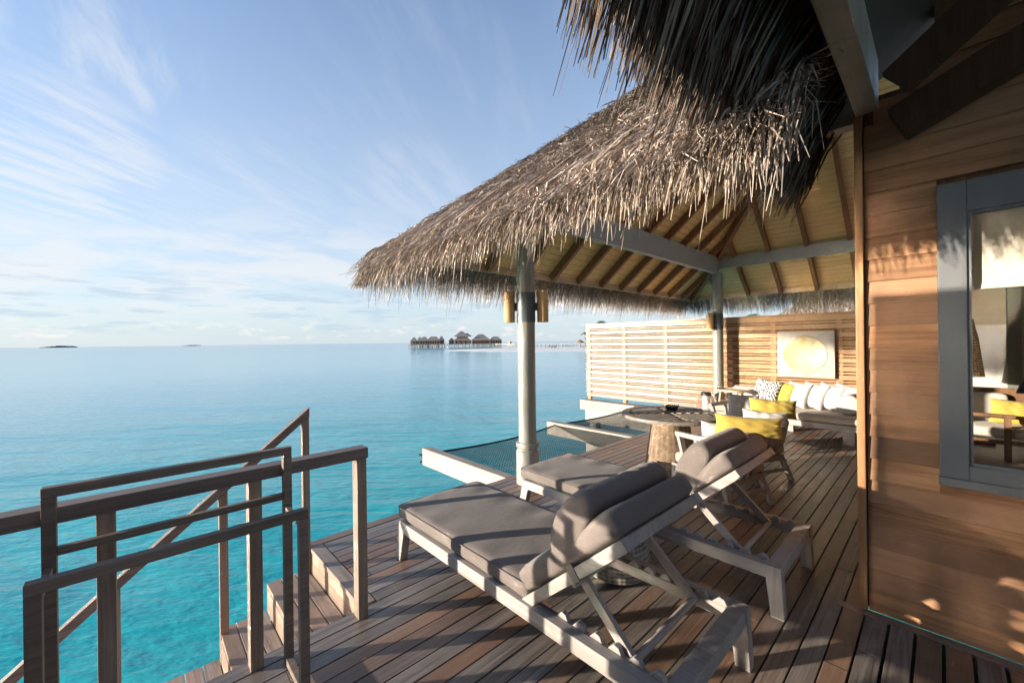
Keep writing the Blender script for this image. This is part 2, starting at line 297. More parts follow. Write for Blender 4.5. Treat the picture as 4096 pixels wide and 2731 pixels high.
# ------------------------------------------------------------------ mesh helpers
class MB:
    def __init__(s): s.v = []; s.f = []
    def add(s, vs, fs):
        o = len(s.v); s.v += [tuple(p) for p in vs]; s.f += [tuple(i+o for i in q) for q in fs]; return s
    def box(s, x0, x1, y0, y1, z0, z1):
        return s.add([(x0,y0,z0),(x1,y0,z0),(x1,y1,z0),(x0,y1,z0),(x0,y0,z1),(x1,y0,z1),(x1,y1,z1),(x0,y1,z1)],
                     [(0,3,2,1),(4,5,6,7),(0,1,5,4),(1,2,6,5),(2,3,7,6),(3,0,4,7)])
    def bar(s, p, q, w, h, up=(0,0,1)):      # rectangular bar from p to q, w across, h along up
        p = Vector(p); q = Vector(q); d = (q-p).normalized(); u = Vector(up); a = d.cross(u).normalized(); u = a.cross(d).normalized()
        vs = [e + a*(sx*w/2) + u*(sz*h/2) for e in (p, q) for sx, sz in ((-1,-1),(1,-1),(1,1),(-1,1))]
        return s.add(vs, [(0,3,2,1),(4,5,6,7),(0,1,5,4),(1,2,6,5),(2,3,7,6),(3,0,4,7)][::1])
    def hexa(s, b, t):                        # bottom 4 + top 4 corners
        return s.add(list(b)+list(t), [(0,3,2,1),(4,5,6,7),(0,1,5,4),(1,2,6,5),(2,3,7,6),(3,0,4,7)])
    def lathe(s, prof, c=(0,0,0), n=32, cap=True):
        o = []
        for r, z in prof:
            for i in range(n):
                a = 2*math.pi*i/n; o.append((c[0]+r*math.cos(a), c[1]+r*math.sin(a), c[2]+z))
        fs = [(k*n+i, k*n+(i+1)%n, (k+1)*n+(i+1)%n, (k+1)*n+i) for k in range(len(prof)-1) for i in range(n)]
        if cap: fs += [tuple(range(n))[::-1], tuple((len(prof)-1)*n+i for i in range(n))]
        return s.add(o, fs)
    def tube(s, pts, r, n=8, cap=True):
        pts = [Vector(p) for p in pts]; rs = r if isinstance(r, (list, tuple)) else [r]*len(pts); o = []
        ref = Vector((0,0,1))
        if abs((pts[-1]-pts[0]).normalized().z) > 0.9: ref = Vector((1,0,0))
        for i, p in enumerate(pts):
            d = (pts[min(i+1, len(pts)-1)]-pts[max(i-1, 0)]).normalized(); a = d.cross(ref).normalized(); b = a.cross(d).normalized()
            for k in range(n):
                t = 2*math.pi*k/n; o.append(p + (a*math.cos(t)+b*math.sin(t))*rs[i])
        fs = [(k*n+i, k*n+(i+1)%n, (k+1)*n+(i+1)%n, (k+1)*n+i) for k in range(len(pts)-1) for i in range(n)]
        if cap: fs += [tuple(range(n))[::-1], tuple((len(pts)-1)*n+i for i in range(n))]
        return s.add(o, fs)
    def prism(s, poly, d):                    # polygon (list of 3d) swept by vector d
        n = len(poly); p = [Vector(q) for q in poly]; d = Vector(d)
        return s.add(p+[q+d for q in p], [tuple(range(n))[::-1], tuple(range(n, 2*n))]+[(i, (i+1)%n, n+(i+1)%n, n+i) for i in range(n)])
    def build(s, name, mat, parent=None, smooth=False, bevel=0.0, auto=False, seg=2):
        me = bpy.data.meshes.new(name)
        off = Vector((0,0,0))
        if parent is not None:
            q = parent
            while q is not None: off += q.location; q = q.parent
        me.from_pydata([tuple(Vector(v)-off) for v in s.v], [], s.f)
        bm = bmesh.new(); bm.from_mesh(me); bmesh.ops.recalc_face_normals(bm, faces=bm.faces); bm.to_mesh(me); bm.free()
        return link(name, me, mat, parent, smooth, bevel, auto, seg)
def link(name, me, mat, parent=None, smooth=False, bevel=0.0, auto=False, seg=2):
    me.materials.append(mat)
    o = bpy.data.objects.new(name, me); C.objects.link(o)
    if parent is not None: o.parent = parent
    if bevel:
        b = o.modifiers.new('bevel', 'BEVEL'); b.width = bevel; b.segments = seg; b.limit_method = 'ANGLE'; b.angle_limit = R_(40)
    if smooth:
        for p in me.polygons: p.use_smooth = True
    if auto: me.set_sharp_from_angle(angle=R_(40))
    return o
def tag(o, label, cat, group=None):
    o['label'] = label; o['category'] = cat
    if group: o['group'] = group
    return o
def struct(o, kind='structure'): o['kind'] = kind; return o
def thing(name, label, cat, loc=(0,0,0), rz=0.0, group=None):
    o = bpy.data.objects.new(name, None); C.objects.link(o); o.location = loc; o.rotation_euler = (0,0,rz); o.empty_display_size = 0.2
    return tag(o, label, cat, group)
def copy_tree(o, parent=None):
    c = o.copy(); C.objects.link(c); c.parent = parent
    for ch in [k for k in C.objects if k.parent == o]: copy_tree(ch, c)
    return c
def B(x0,x1,y0,y1,z0,z1): return MB().box(x0,x1,y0,y1,z0,z1)

def strands(name, mat, P0, P1, P2, P3, W, parent=None, seed=1):
    """ribbon-like straws: N x 3 control rows, widths W, turned at random about their own axis"""
    rg = np.random.default_rng(seed); n = len(P0)
    d = P3-P0; d /= np.linalg.norm(d, axis=1)[:, None]+1e-9
    r = rg.normal(size=(n, 3)); s = np.cross(d, r); s /= np.linalg.norm(s, axis=1)[:, None]+1e-9
    V = np.zeros((n, 8, 3))
    for i, (Q, k) in enumerate(((P0, 0.8), (P1, 1.0), (P2, 0.8), (P3, 0.25))):
        V[:, 2*i] = Q - s*(W*k/2)[:, None]; V[:, 2*i+1] = Q + s*(W*k/2)[:, None]
    base = (np.arange(n)*8)[:, None, None]
    F = np.array([[0,1,3,2],[2,3,5,4],[4,5,7,6]])[None] + base
    if parent is not None: V -= np.array(parent.location)
    me = bpy.data.meshes.new(name); me.vertices.add(n*8); me.vertices.foreach_set('co', V.ravel())
    F = F.reshape(-1, 4); me.loops.add(F.size); me.loops.foreach_set('vertex_index', F.ravel())
    me.polygons.add(len(F)); me.polygons.foreach_set('loop_start', np.arange(len(F))*4)
    me.update(); me.validate()
    return link(name, me, mat, parent)

def rbox(lx, ly, lz, r=0.03, nx=14, ny=12, nz=3, puff=0.0, wr=0.0, seed=0, wrx=None):
    """soft cushion block centred on the origin: rounded edges, puffed faces, a few creases"""
    bm = bmesh.new(); hx, hy, hz = lx/2, ly/2, lz/2
    vs = {}
    def vert(i, j, k):
        key = (i, j, k)
        if key not in vs:
            def ed(t, n): t = t/n*2-1; return math.copysign(abs(t)**0.8, t)
            p = Vector((ed(i,nx)*hx, ed(j,ny)*hy, ed(k,nz)*hz))
            c = Vector((max(-hx+r, min(hx-r, p.x)), max(-hy+r, min(hy-r, p.y)), max(-hz+r, min(hz-r, p.z))))
            e = p-c
            if e.length > 1e-6:
                e = e.normalized()*r; p = c+e
            u, v = p.x/hx, p.y/hy
            p.z += math.copysign(puff*(1-u*u)*(1-v*v), p.z)
            rr = seed*1.7
            cr = math.sin(p.x*23+rr+1.5*math.sin(p.y*7))*math.sin(p.y*3.1+rr)*math.exp(-((v*v-0.55)**2)*6)
            p.z += wr*cr + wr*0.7*math.sin(p.y*31+4*math.sin(p.x*6+rr))*max(0, abs(u)-0.55)
            vs[key] = bm.verts.new(p)
        return vs[key]
    def face(a, b, c, d): bm.faces.new((a, b, c, d))
    for i in range(nx):
        for j in range(ny):
            face(vert(i,j,0), vert(i,j+1,0), vert(i+1,j+1,0), vert(i+1,j,0)); face(vert(i,j,nz), vert(i+1,j,nz), vert(i+1,j+1,nz), vert(i,j+1,nz))
    for i in range(nx):
        for k in range(nz):
            face(vert(i,0,k), vert(i+1,0,k), vert(i+1,0,k+1), vert(i,0,k+1)); face(vert(i,ny,k), vert(i,ny,k+1), vert(i+1,ny,k+1), vert(i+1,ny,k))
    for j in range(ny):
        for k in range(nz):
            face(vert(0,j,k), vert(0,j,k+1), vert(0,j+1,k+1), vert(0,j+1,k)); face(vert(nx,j,k), vert(nx,j+1,k), vert(nx,j+1,k+1), vert(nx,j,k+1))
    return bm
def bm_link(name, bm, mat, parent=None, M=None, sub=1):
    if M is not None: bmesh.ops.transform(bm, matrix=M, verts=bm.verts)
    bmesh.ops.recalc_face_normals(bm, faces=bm.faces)
    me = bpy.data.meshes.new(name); bm.to_mesh(me); bm.free()
    o = link(name, me, mat, parent, smooth=True)
    if sub: m = o.modifiers.new('sub', 'SUBSURF'); m.levels = sub; m.render_levels = sub
    return o
def pillow_bm(w, h, t, n=16, seed=0, sag=0.0, wr=0.006):
    """stuffed pillow in the XZ plane, thickness along Y, pinched pointed corners"""
    bm = bmesh.new(); rg = random.Random(seed); grid = {}
    ph = [rg.uniform(0, 6.28) for _ in range(6)]
    for side in (-1, 1):
        for i in range(n+1):
            for k in range(n+1):
                u = i/n*2-1; v = k/n*2-1; edge = abs(u) > 0.999 or abs(v) > 0.999
                if edge and side == 1: grid[(1,i,k)] = grid[(-1,i,k)]; continue
                pin = 1 - 0.075*(1-u*u)*0 
                x = u*w/2*(1-0.07*(1-abs(v)**2.0)*abs(u)); z = v*h/2*(1-0.07*(1-abs(u)**2.0)*abs(v))
                th = t/2*max(0, (1-abs(u)**3.2))**0.55*max(0, (1-abs(v)**3.2))**0.55
                cr = wr*(math.sin(13*u+5*v+ph[0])*math.sin(4*v+ph[1]) + 0.8*math.sin(21*v*u+ph[2]) + 0.9*math.sin(17*u+ph[3])*abs(v)**2)
                y = side*th + (cr if th > 0.004 else 0) + sag*(u*u)
                z -= abs(sag)*0.4*(1-u*u)*(v > 0)*v
                grid[(side,i,k)] = bm.verts.new((x, y, z))
    for side in (-1, 1):
        for i in range(n):
            for k in range(n):
                q = (grid[(side,i,k)], grid[(side,i+1,k)], grid[(side,i+1,k+1)], grid[(side,i,k+1)])
                bm.faces.new(q if side < 0 else q[::-1])
    return bm
def pillow(name, label, mat, loc, w, h, t, rz, tilt, roll=0.0, seed=0, group=None, sag=0.0, cat='pillow'):
    o = bm_link(name, pillow_bm(w, h, t, seed=seed, sag=sag), mat, None, None, 1)
    o.location = loc; o.rotation_euler = (Matrix.Rotation(rz, 3, 'Z') @ Matrix.Rotation(tilt, 3, 'X') @ Matrix.Rotation(roll, 3, 'Y')).to_euler()
    return tag(o, label, cat, group)

# ------------------------------------------------------------------ the setting: sea, sand, deck
WZ = -2.0
s = 30000
struct(MB().add([(-s,-s,WZ),(s,-s,WZ),(s,s,WZ),(-s,s,WZ)], [(0,1,2,3)]).build('sea', M_WATER))
near = [(-141,93),(-136.7,91),(-123.4,89.6),(-100.9,88.7),(-88.5,93.8),(-76.5,103.1),(-53.7,100.9),(-26.4,70),(40,62),(140,70)]
far = [(-142,96),(-154.2,114.9),(-155.5,128.3),(-149.9,140.2),(-150,160),(-135.9,183.1),(-98.3,212.1),(-31.8,264.9),(80,280),(160,240)]
sm = MB(); rows = 7
for i in range(len(near)):
    for k in range(rows):
        t = k/(rows-1); e = min(1, 4*t*(1-t))**0.6
        sm.v.append((near[i][0]*(1-t)+far[i][0]*t, near[i][1]*(1-t)+far[i][1]*t, WZ-0.25+ (0.25+min(1.0, 0.25+0.14*i))*e))
sm.f = [(i*rows+k, (i+1)*rows+k, (i+1)*rows+k+1, i*rows+k+1) for i in range(len(near)-1) for k in range(rows-1)]
o = sm.build('beach', M_SAND, smooth=True); struct(o); mo = o.modifiers.new('s', 'SUBSURF'); mo.levels = mo.render_levels = 2

rg = random.Random(3); dk = MB(); PIT = 0.0995
def run(x0, x1, y0, y1, gap=0.008):
    y = y0 + rg.uniform(-2.2, 0)
    while y < y1:
        ln = rg.uniform(1.9, 3.6); a, b = max(y, y0), min(y+ln, y1)
        if b-a > 0.02:
            dz = rg.uniform(-0.0012, 0.0012); dk.box(x0+gap/2, x1-gap/2, a+0.0012, b-0.0012, -0.032+dz, dz)
        y += ln
x = -0.3160
k = 0
while x - PIT > -3.42:
    x0 = x-PIT
    if x0 > -2.43: run(x0, x, -1.6, 9.15)
    else: run(x0, x, 1.075, 9.15)
    x = x0
run(-3.505, x-0.002, 0.98, 9.15)
xr = -0.316
while xr < 3.0:
    run(xr, xr+PIT+0.004, -1.6, 3.05, 0.014); xr += PIT+0.004
struct(dk.build('deck', M_DECK, bevel=0.0015, seg=1))
dx = MB(); dx.box(-3.40,-2.425,0.978,1.069,-0.032,0.0015); dx.box(-0.44,3.0,3.056,3.125,-0.032,0.001)
for i in range(3): dx.box(-3.48,-2.42,0.985,1.005,-0.04-0.075*(i+1)+0.004,-0.04-0.075*i)
struct(dx.build('deck_border', M_DECKX, bevel=0.0015, seg=1))
db = MB(); db.box(-3.495,-3.465,1.006,9.15,-0.30,-0.036); db.box(-2.42,-2.39,-1.6,0.984,-0.95,-0.036)
db.box(-0.85,3.0,-1.6,3.2,-0.20,-0.10); db.box(-1.7,-0.36,3.201,6.5,-0.20,-0.10)  # added slabs that keep bright water out of the deck gaps
for y in (1.6,3.22,4.6,6.06,7.5,9.0): db.box(-3.46,3.0 if y < 3.1 else -0.4, y-0.05,y+0.05,-0.26,-0.036)
for xx in (-3.0,-1.8,-0.6): db.box(xx-0.06,xx+0.06,-1.6 if xx > -2.4 else 1.01,9.1,-0.46,-0.262)
struct(db.build('deck_framing_underlay', M_DECK))
pl = MB()
for xx in (-3.0,-0.6):
    for y in (1.4,4.6,7.5): pl.lathe([(0.15,-4),(0.15,-0.463)], (xx,y,0), 14)
pl.box(-4.44,-3.52,5.96,6.20,-4,-0.27); 
struct(pl.build('deck_piles', M_CONC))

# stairs going down to the water beside the deck
st = thing('timber_stairs', 'weathered timber stairs stepping down from the deck edge to the water', 'stairs', (-2.95, 0.98, -1.0))
for i in range(1, 9):
    y1 = 0.98-0.29*(i-1); z = -0.2*i; m = MB()
    for q in range(3): m.box(-3.485,-2.43,y1-0.0967*(q+1)+0.004+(0.002 if q==2 else 0),y1-0.0967*q-0.003,z-0.035,z)
    m.box(-3.47,-2.44,y1-0.287,y1-0.262,z-0.20,z-0.037)
    m.build('step', M_DECKX, st, bevel=0.0015, seg=1)
m = MB(); m.bar((-3.462,0.95,-0.45),(-3.462,-1.35,-2.04),0.03,0.24); m.bar((-2.455,0.95,-0.45),(-2.455,-1.35,-2.04),0.03,0.24); m.build('stringer', M_DECK, st)

# railings
rl = thing('deck_railing', 'grey weathered timber deck railing with thick square posts above the stairs', 'railing', (-2.35, 0.4, 0))
B(-2.392,-2.302,-1.3,0.985,0.928,0.990).build('handrail', M_RAILY, rl, bevel=0.004)
for y in (0.95, 0.418, -0.10, -0.95): B(-2.385,-2.313,y-0.028,y+0.028,-0.30,0.927).build('post', M_RAILZ, rl, bevel=0.003)
sr = thing('stair_railing', 'sloping brown timber stair handrail on slim posts over the turquoise water', 'railing', (-3.43, 0.4, -0.5))
sl = 0.83
m = MB(); hy = 0.985
m.hexa([(-3.455,-1.35,1.03+sl*(-1.35-hy)),(-3.40,-1.35,1.03+sl*(-1.35-hy)),(-3.40,hy,1.03),(-3.455,hy,1.03)], [(-3.455,-1.35,1.10+sl*(-1.35-hy)),(-3.40,-1.35,1.10+sl*(-1.35-hy)),(-3.40,hy,1.10),(-3.455,hy,1.10)])
m.build('handrail', M_RAILY, sr, bevel=0.003)
for y, z0 in ((0.958,-0.35),(0.425,-0.95),(-0.115,-1.35),(-0.7,-1.8)):
    t0, t1 = 1.028+sl*(y-0.025-hy), 1.028+sl*(y+0.025-hy)
    MB().hexa([(-3.45,y-0.025,z0),(-3.405,y-0.025,z0),(-3.405,y+0.025,z0),(-3.45,y+0.025,z0)], [(-3.45,y-0.025,t0),(-3.405,y-0.025,t0),(-3.405,y+0.025,t1),(-3.45,y+0.025,t1)]).build('post', M_RAILZ, sr, bevel=0.002)

# towel rack: two tied frames
tr = thing('towel_rack', 'dark slim timber towel rack of two stepped frames standing by the railing', 'towel rack', (-2.1, 0.14, 0))
def frame(X, y0, y1, top, mid, name):
    m = MB(); a = 0.019
    for y in (y0, y1): m.box(X-a,X+a,y-a,y+a,0.0,top-2*a)
    m.box(X-a,X+a,y0-a,y1+a,top-2*a+0.0005,top)
    if mid: m.box(X-a*0.8,X+a*0.8,y0+a+0.001,y1-a-0.001,mid-0.03,mid)
    m.build(name, M_RAILTR, tr, bevel=0.002)
M_RAILTR = wood('towel_rack_wood', (0.15, 0.115, 0.09), (0.26, 0.205, 0.165), 'Y', 0.55, 0.08)
frame(-2.262, -0.245, 0.545, 1.083, 0.855, 'rear_frame'); frame(-1.945, -0.245, 0.530, 0.868, None, 'front_frame')
for y in (-0.245, 0.538):
    MB().box(-2.242,-1.965,y-0.014,y+0.014,0.012,0.045).build('foot_rail', M_RAILTR, tr); MB().box(-2.242,-1.965,y-0.010,y+0.010,0.77,0.795).build('tie_rail', M_RAILTR, tr)

# ------------------------------------------------------------------ the pavilion: columns, beams, rafters, ceiling, thatch
pv = thing('thatched_pavilion', 'open thatched pavilion on grey columns roofing the lounge deck', 'pavilion', (-2.0, 5.95, 0))
TAN = 0.839; Z0 = 2.63
def cyl(x, y): return [(0.131,0.0),(0.131,0.355),(0.122,0.372),(0.112,0.376),(0.112,0.405),(0.128,0.408),(0.131,0.415),(0.131,0.452),(0.126,0.462),(0.100,0.464),(0.100,2.98)]
for x, y in ((-3.215,3.225),(-3.20,8.90)): MB().lathe(cyl(x,y), (x,y,0), 40).build('column', M_COL, pv, auto=True, smooth=True)
B(-3.255,-3.155,3.28,8.86,2.96,3.30).build('beam', M_BEAM, pv, bevel=0.004)
B(-3.26,-0.36,8.865,8.965,3.06,3.28).build('beam', M_BEAM, pv, bevel=0.004)
B(-3.26,-0.34,3.17,3.275,2.885,3.16).build('beam', M_BEAM, pv, bevel=0.004)
X0, Y0, Y1 = -4.11, 2.31, 9.78; YM = 6.045; ZR = Z0+TAN*(YM-Y0); XR = -0.346
def slab(poly, n): return MB().prism(poly, Vector(n)*0.03)
slab([(X0,Y0,Z0),(X0,Y1,Z0),(X0+YM-Y0,YM,ZR)], (-0.6,0,0.75)).build('ceiling', M_CEILY, pv)
slab([(X0,Y1,Z0),(XR,Y1,Z0),(XR,YM,ZR),(X0+YM-Y0,YM,ZR)], (0,0.6,0.75)).build('ceiling', M_CEILX, pv)
slab([(X0,Y0,Z0),(-0.72,Y0,Z0),(-0.72,Y0+1.1,Z0+1.1*TAN),(XR,Y0+1.1,Z0+1.1*TAN),(XR,YM,ZR),(X0+YM-Y0,YM,ZR)], (0,-0.6,0.75)).build('ceiling', M_CEILX, pv)
cs = 1/math.sqrt(1+TAN*TAN); hr = 0.115; vo = hr/2/cs
for i in range(11):
    y = 2.747+0.648*i
    if not (Y0 < y < Y1): continue
    run_ = min(y-Y0, Y1-y)
    if run_ < 0.3: continue
    MB().bar((X0+0.01,y,Z0+0.008-vo),(X0+run_,y,Z0+TAN*run_-vo),0.062,hr).build('rafter', M_RAFT, pv)
for i in range(6):
    x = -1.05-0.605*i; run_ = min(YM-Y0, x-X0)
    if run_ < 0.2: continue
    MB().bar((x,Y1-0.01,Z0+0.008-vo),(x,Y1-run_,Z0+TAN*run_-vo),0.062,hr).build('rafter', M_RAFT, pv)
MB().bar((X0+0.02,Y1-0.02,Z0-vo-0.03),(X0+YM-Y0,YM,ZR-vo-0.03),0.07,0.16).build('hip_rafter', M_RAFT, pv)
MB().bar((X0+0.02,Y0+0.02,Z0-vo-0.03),(X0+YM-Y0,YM,ZR-vo-0.03),0.07,0.16).build('hip_rafter', M_RAFT, pv)
m = MB(); m.box(X0-0.035,X0-0.002,Y0-0.03,Y1+0.03,2.525,2.66); m.box(X0,XR,Y1+0.002,Y1+0.035,2.525,2.66); m.box(X0,-0.72,Y0-0.035,Y0-0.002,2.525,2.66)
m.build('fascia', wood('fascia_wood', (0.42,0.31,0.19), (0.58,0.45,0.29), 'Y', 0.55, 0.05), pv)
# thatch core: a thick hipped layer under the straw
XO, YO, YB, ZO = -4.38, 1.93, 10.16, 2.57; YR = 6.045; XN = -0.45
def zn(y): return ZO+TAN*(y-YO)
ridge = (XO+YR-YO, YR, zn(YR)); d = 0.05; e_ = 0.16; zo_ = ZO+TAN*e_-d; zi_ = zo_-0.075
core = MB(); core.v = [(XO+e_,YO+e_,zo_),(XN,YO+e_,zo_),(XR,YR,ridge[2]-d),(ridge[0],YR,ridge[2]-d),(XO+e_,YB-e_,zo_),(XR,YB-e_,zo_),
    (XO+e_,YO+e_,zi_),(XN,YO+e_,zi_),(XO+e_,YB-e_,zi_),(XR,YB-e_,zi_),
    (X0-0.04,Y0-0.04,Z0+0.055),(XN,Y0-0.04,Z0+0.055),(X0-0.04,Y1+0.04,Z0+0.055),(XR,Y1+0.04,Z0+0.055)]
core.f = [(0,1,2,3),(0,3,4),(4,3,2,5),(0,6,7,1),(0,4,8,6),(4,5,9,8),(6,10,11,7),(6,8,12,10),(8,9,13,12)]
core.build('thatch_core', M_CORE, pv)
g = np.random.default_rng(11)
def U(a, b, n): return g.uniform(a, b, n)
def cat(*c): return np.stack(c, axis=1)
def eave(n, a0, a1, kind):
    """straws that run down the slope over the eave and hang from it; a = along the eave, q = outward distance past the rim, z"""
    a = U(a0, a1, n); lay = g.random(n)**0.8                       # 0 = under side, 1 = top layer
    clump = 0.05*np.sin(a*9.1)+0.04*np.sin(a*23.7+1)+0.03*np.sin(a*51.0)
    qr = np.maximum(-U(0.05, 0.85, n)*(0.35+0.65*lay), -(np.minimum(a-a0, a1-a) if kind == 'left' else a-a0)-0.02); zr = ZO-TAN*qr-0.12*(1-lay)+U(-0.02, 0.035, n)
    qm = U(-0.06, 0.05, n)+0.03*lay; zm = ZO-0.13*(1-lay)+U(-0.05, 0.03, n)
    ln = (np.abs(g.normal(0.11, 0.10, n))+0.03 if kind == 'near' else np.abs(g.normal(0.23, 0.09, n))+0.05); ln = ln*(1+1.5*clump)
    qt = qm+ln*U(0.12, 0.62, n)*(0.35+0.65*lay); zt = zm-ln*U(0.72, 1.0, n)
    j = g.normal(0, 0.05, n); tuft = (np.round(a*13+0.8*np.sin(a*5))-0.8*np.sin(a*5))/13-a; j2 = j*0.7+0.55*tuft+g.normal(0, 0.028, n)
    pts = []
    for t in ((a, qr, zr), (a+j*0.4, qr*0.45+qm*0.55, (zr*0.45+zm*0.55)+U(0, 0.03, n)), (a+j, qm, zm), (a+j2, qt, zt)): pts.append(t)
    out = []
    for aa, q, z in pts:
        if kind == 'near': out.append(cat(aa, YO-q, z))
        elif kind == 'left': out.append(cat(XO-q, aa, z))
        else: out.append(cat(aa, YB+q, z))
    return out
n = 10500; E_ = eave(n, XO-0.03, XN+0.04, 'near'); strands('eave_fringe', M_FRINGE, *E_, U(0.006, 0.014, n), pv, 1)
n = 9000; E_ = eave(n, YO-0.03, YB, 'left'); strands('eave_fringe', M_FRINGE, *E_, U(0.005, 0.011, n), pv, 2)
n = 4500; E_ = eave(n, XO, XR, 'back'); strands('eave_fringe', M_FRINGE, *E_, U(0.005, 0.011, n), pv, 3)
n = 900; th = U(math.pi, 1.5*math.pi, n); q0 = -U(0.1, 0.9, n); l = U(0.05, 0.28, n); ct, sn_ = np.cos(th), np.sin(th); kk = np.where(np.abs(ct) > np.abs(sn_), 1/np.abs(ct), 1/np.abs(sn_))*0.85
def ring(q, z, jit=0.02): return cat(XO+ct*q*kk+g.normal(0, jit, n), YO+sn_*q*kk+g.normal(0, jit, n), z)
def up_(q): return -TAN*np.maximum(ct*q*kk, sn_*q*kk)*1.0
def inz(q): return np.minimum(-ct*0-ct*0+np.abs(ct*q*kk), np.abs(sn_*q*kk))*TAN
strands('eave_fringe', M_FRINGE, ring(q0, ZO+inz(q0)+U(-0.05,0.02,n)), ring(q0*0.5, ZO+inz(q0*0.5)+U(-0.04,0.03,n)), ring(U(-0.03,0.05,n), ZO+U(-0.15,0.02,n)), ring(l*0.6, ZO-0.12-l*0.9, 0.04), U(0.006,0.013,n), pv, 4)
def slope_straw(n, smin, smax, lmin, lmax, wmin, wmax, seed, mat, lift=0.03):
    sy = smin+(smax-smin)*(g.random(n)**1.15)                       # distance up the slope in plan
    xe_ = np.where(sy < 1.5, XN, XR); x = XO+sy-0.06+(xe_-XO-sy+0.06)*g.random(n); y = YO+sy; z = ZO+TAN*sy+U(-0.03, 0.01, n)
    ln = U(lmin, lmax, n); ang = g.normal(0, 0.34, n)
    dx_, dy_ = np.sin(ang)*ln, -np.cos(ang)*ln*0.77; dz_ = -np.cos(ang)*ln*0.64
    lf = np.abs(g.normal(0, lift, n))
    P0 = cat(x, y, z); P1 = P0+cat(dx_*0.33, dy_*0.33, dz_*0.33+lf*0.7)+g.normal(0, 0.006, (n, 3)); P2 = P0+cat(dx_*0.7, dy_*0.7, dz_*0.7+lf)+g.normal(0, 0.012, (n, 3)); P3 = P0+cat(dx_, dy_, dz_+lf*0.6)+g.normal(0, 0.025, (n, 3))
    return strands('thatch', mat, P0, P1, P2, P3, U(wmin, wmax, n), pv, seed)
slope_straw(44000, 0.35, YR-YO, 0.10, 0.30, 0.005, 0.010, 5, M_THATCH, 0.018)
slope_straw(9000, 0.02, 1.15, 0.20, 0.50, 0.005, 0.012, 6, M_FRINGE, 0.022)
n = 5000; sy = U(0.1, YR-YO, n); P0 = cat(XO+sy, YO+sy+U(-0.05,0.45,n), ZO+TAN*sy+U(-0.04,0.0,n)); dd = cat(-U(0.05,0.22,n), g.normal(-0.03,0.06,n), -U(0.0,0.05,n)); dd[:,2] += 0.84*dd[:,0]; lf = np.abs(g.normal(0,0.015,n))
strands('thatch', M_THATCH, P0, P0+dd*0.33+cat(lf*0,lf*0,lf), P0+dd*0.7+cat(lf*0,lf*0,lf), P0+dd, U(0.007,0.014,n), pv, 7)

# bamboo lamps on the columns
def bamboo(x, y, z0, z1):
    r = 0.064; h = z1-z0; prof = [(r,0),(r*1.0,h*0.62),(r*1.07,h*0.655),(r*1.07,h*0.675),(r*0.97,h*0.70),(r*0.97,h),(r*0.80,h),(r*0.80,0.012),(r*0.80,0.0)]
    return MB().lathe(prof+[], (x,y,z0), 28, cap=False)
def lamp(label, cx, cy, sides, z0, z1):
    t = thing('column_lamp', label, 'wall lamp', (cx,cy,z0), 0, 'bamboo lamps on the columns')
    MB().lathe([(0.102,z0+0.0),(0.106,z0+0.001),(0.106,z1-0.02),(0.102,z1-0.019)], (cx,cy,0), 36, cap=False).build('band', M_BLACKB, t, smooth=True, auto=True)
    for dx_, dy_ in sides:
        x, y = cx+dx_*0.19, cy+dy_*0.19; bamboo(x,y,z0,z1).build('shade', M_BAMBOO, t, smooth=True, auto=True)
        MB().bar((cx+dx_*0.10,cy+dy_*0.10,(z0+z1)/2),(cx+dx_*0.135,cy+dy_*0.135,(z0+z1)/2),0.04,0.09).build('bracket', M_BLACKB, t)
M_BLACKB = paint('dark_band_paint', (0.075, 0.085, 0.095), 0.4)
u1 = Vector((0.73,0.68)); 
lamp('pair of bamboo tube lamps on a dark band round the near column', -3.215, 3.225, ((-0.74,-0.67),(0.74,0.67)), 1.815, 2.165)
lamp('single bamboo tube lamp on the far column in front of the slatted fence', -3.20, 8.90, ((-0.5,-0.86),), 1.80, 2.14)

M_FENCEB = wood('fence_backing_wood', (0.16, 0.07, 0.03), (0.24, 0.12, 0.06), 'X', 0.65, 0.1)  # darkened in colour so the fence gaps read as shadow
# ------------------------------------------------------------------ slatted fence with the sofa in front
def slat_fence(name, label, x0, x1, y, z0, z1, battens, face=1, jag=0.0):
    t = thing(name, label, 'fence', ((x0+x1)/2, y, 0)); m = MB(); bk = MB(); r = random.Random(5); p = 0.155; z = z1
    m.box(x0-0.005,x1,y-0.02*face,y+0.06*face,z1-0.038,z1)
    m.box(x0,x1,y-0.012,y+0.012,z1-0.135,z1-0.040)
    z = z1-0.135
    while z-p > z0-0.02:
        e = r.uniform(-0.01,0.01); m.box(x0-0.03-jag*r.random(),x1,y-0.016,y+0.010,z-0.047,z-0.021); m.box(x0+e,x1,y-0.012,y+0.012,z-p,z-0.068)
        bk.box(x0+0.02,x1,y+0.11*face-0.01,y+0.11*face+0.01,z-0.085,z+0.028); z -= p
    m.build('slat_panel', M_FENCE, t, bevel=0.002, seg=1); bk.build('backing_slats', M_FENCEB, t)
    for b in battens: B(b-0.045,b+0.045,min(y+0.013*face,y+0.099*face),max(y+0.013*face,y+0.099*face),z0,z1-0.04).build('batten', M_FENCEZ, t)
    return t
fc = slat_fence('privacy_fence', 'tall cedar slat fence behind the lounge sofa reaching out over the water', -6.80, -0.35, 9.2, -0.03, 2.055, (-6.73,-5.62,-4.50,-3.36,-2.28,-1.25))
B(-6.94,-3.52,9.06,9.40,-0.315,-0.05).build('ledge', M_PALE, fc, bevel=0.006)
B(-6.86,-3.55,9.20,9.38,-0.67,-0.318).build('base_wall', M_CONC, fc)
for x in (-6.6,-4.3): MB().lathe([(0.14,-4),(0.14,-0.672)], (x,9.29,0), 14).build('pile', M_CONC, fc)
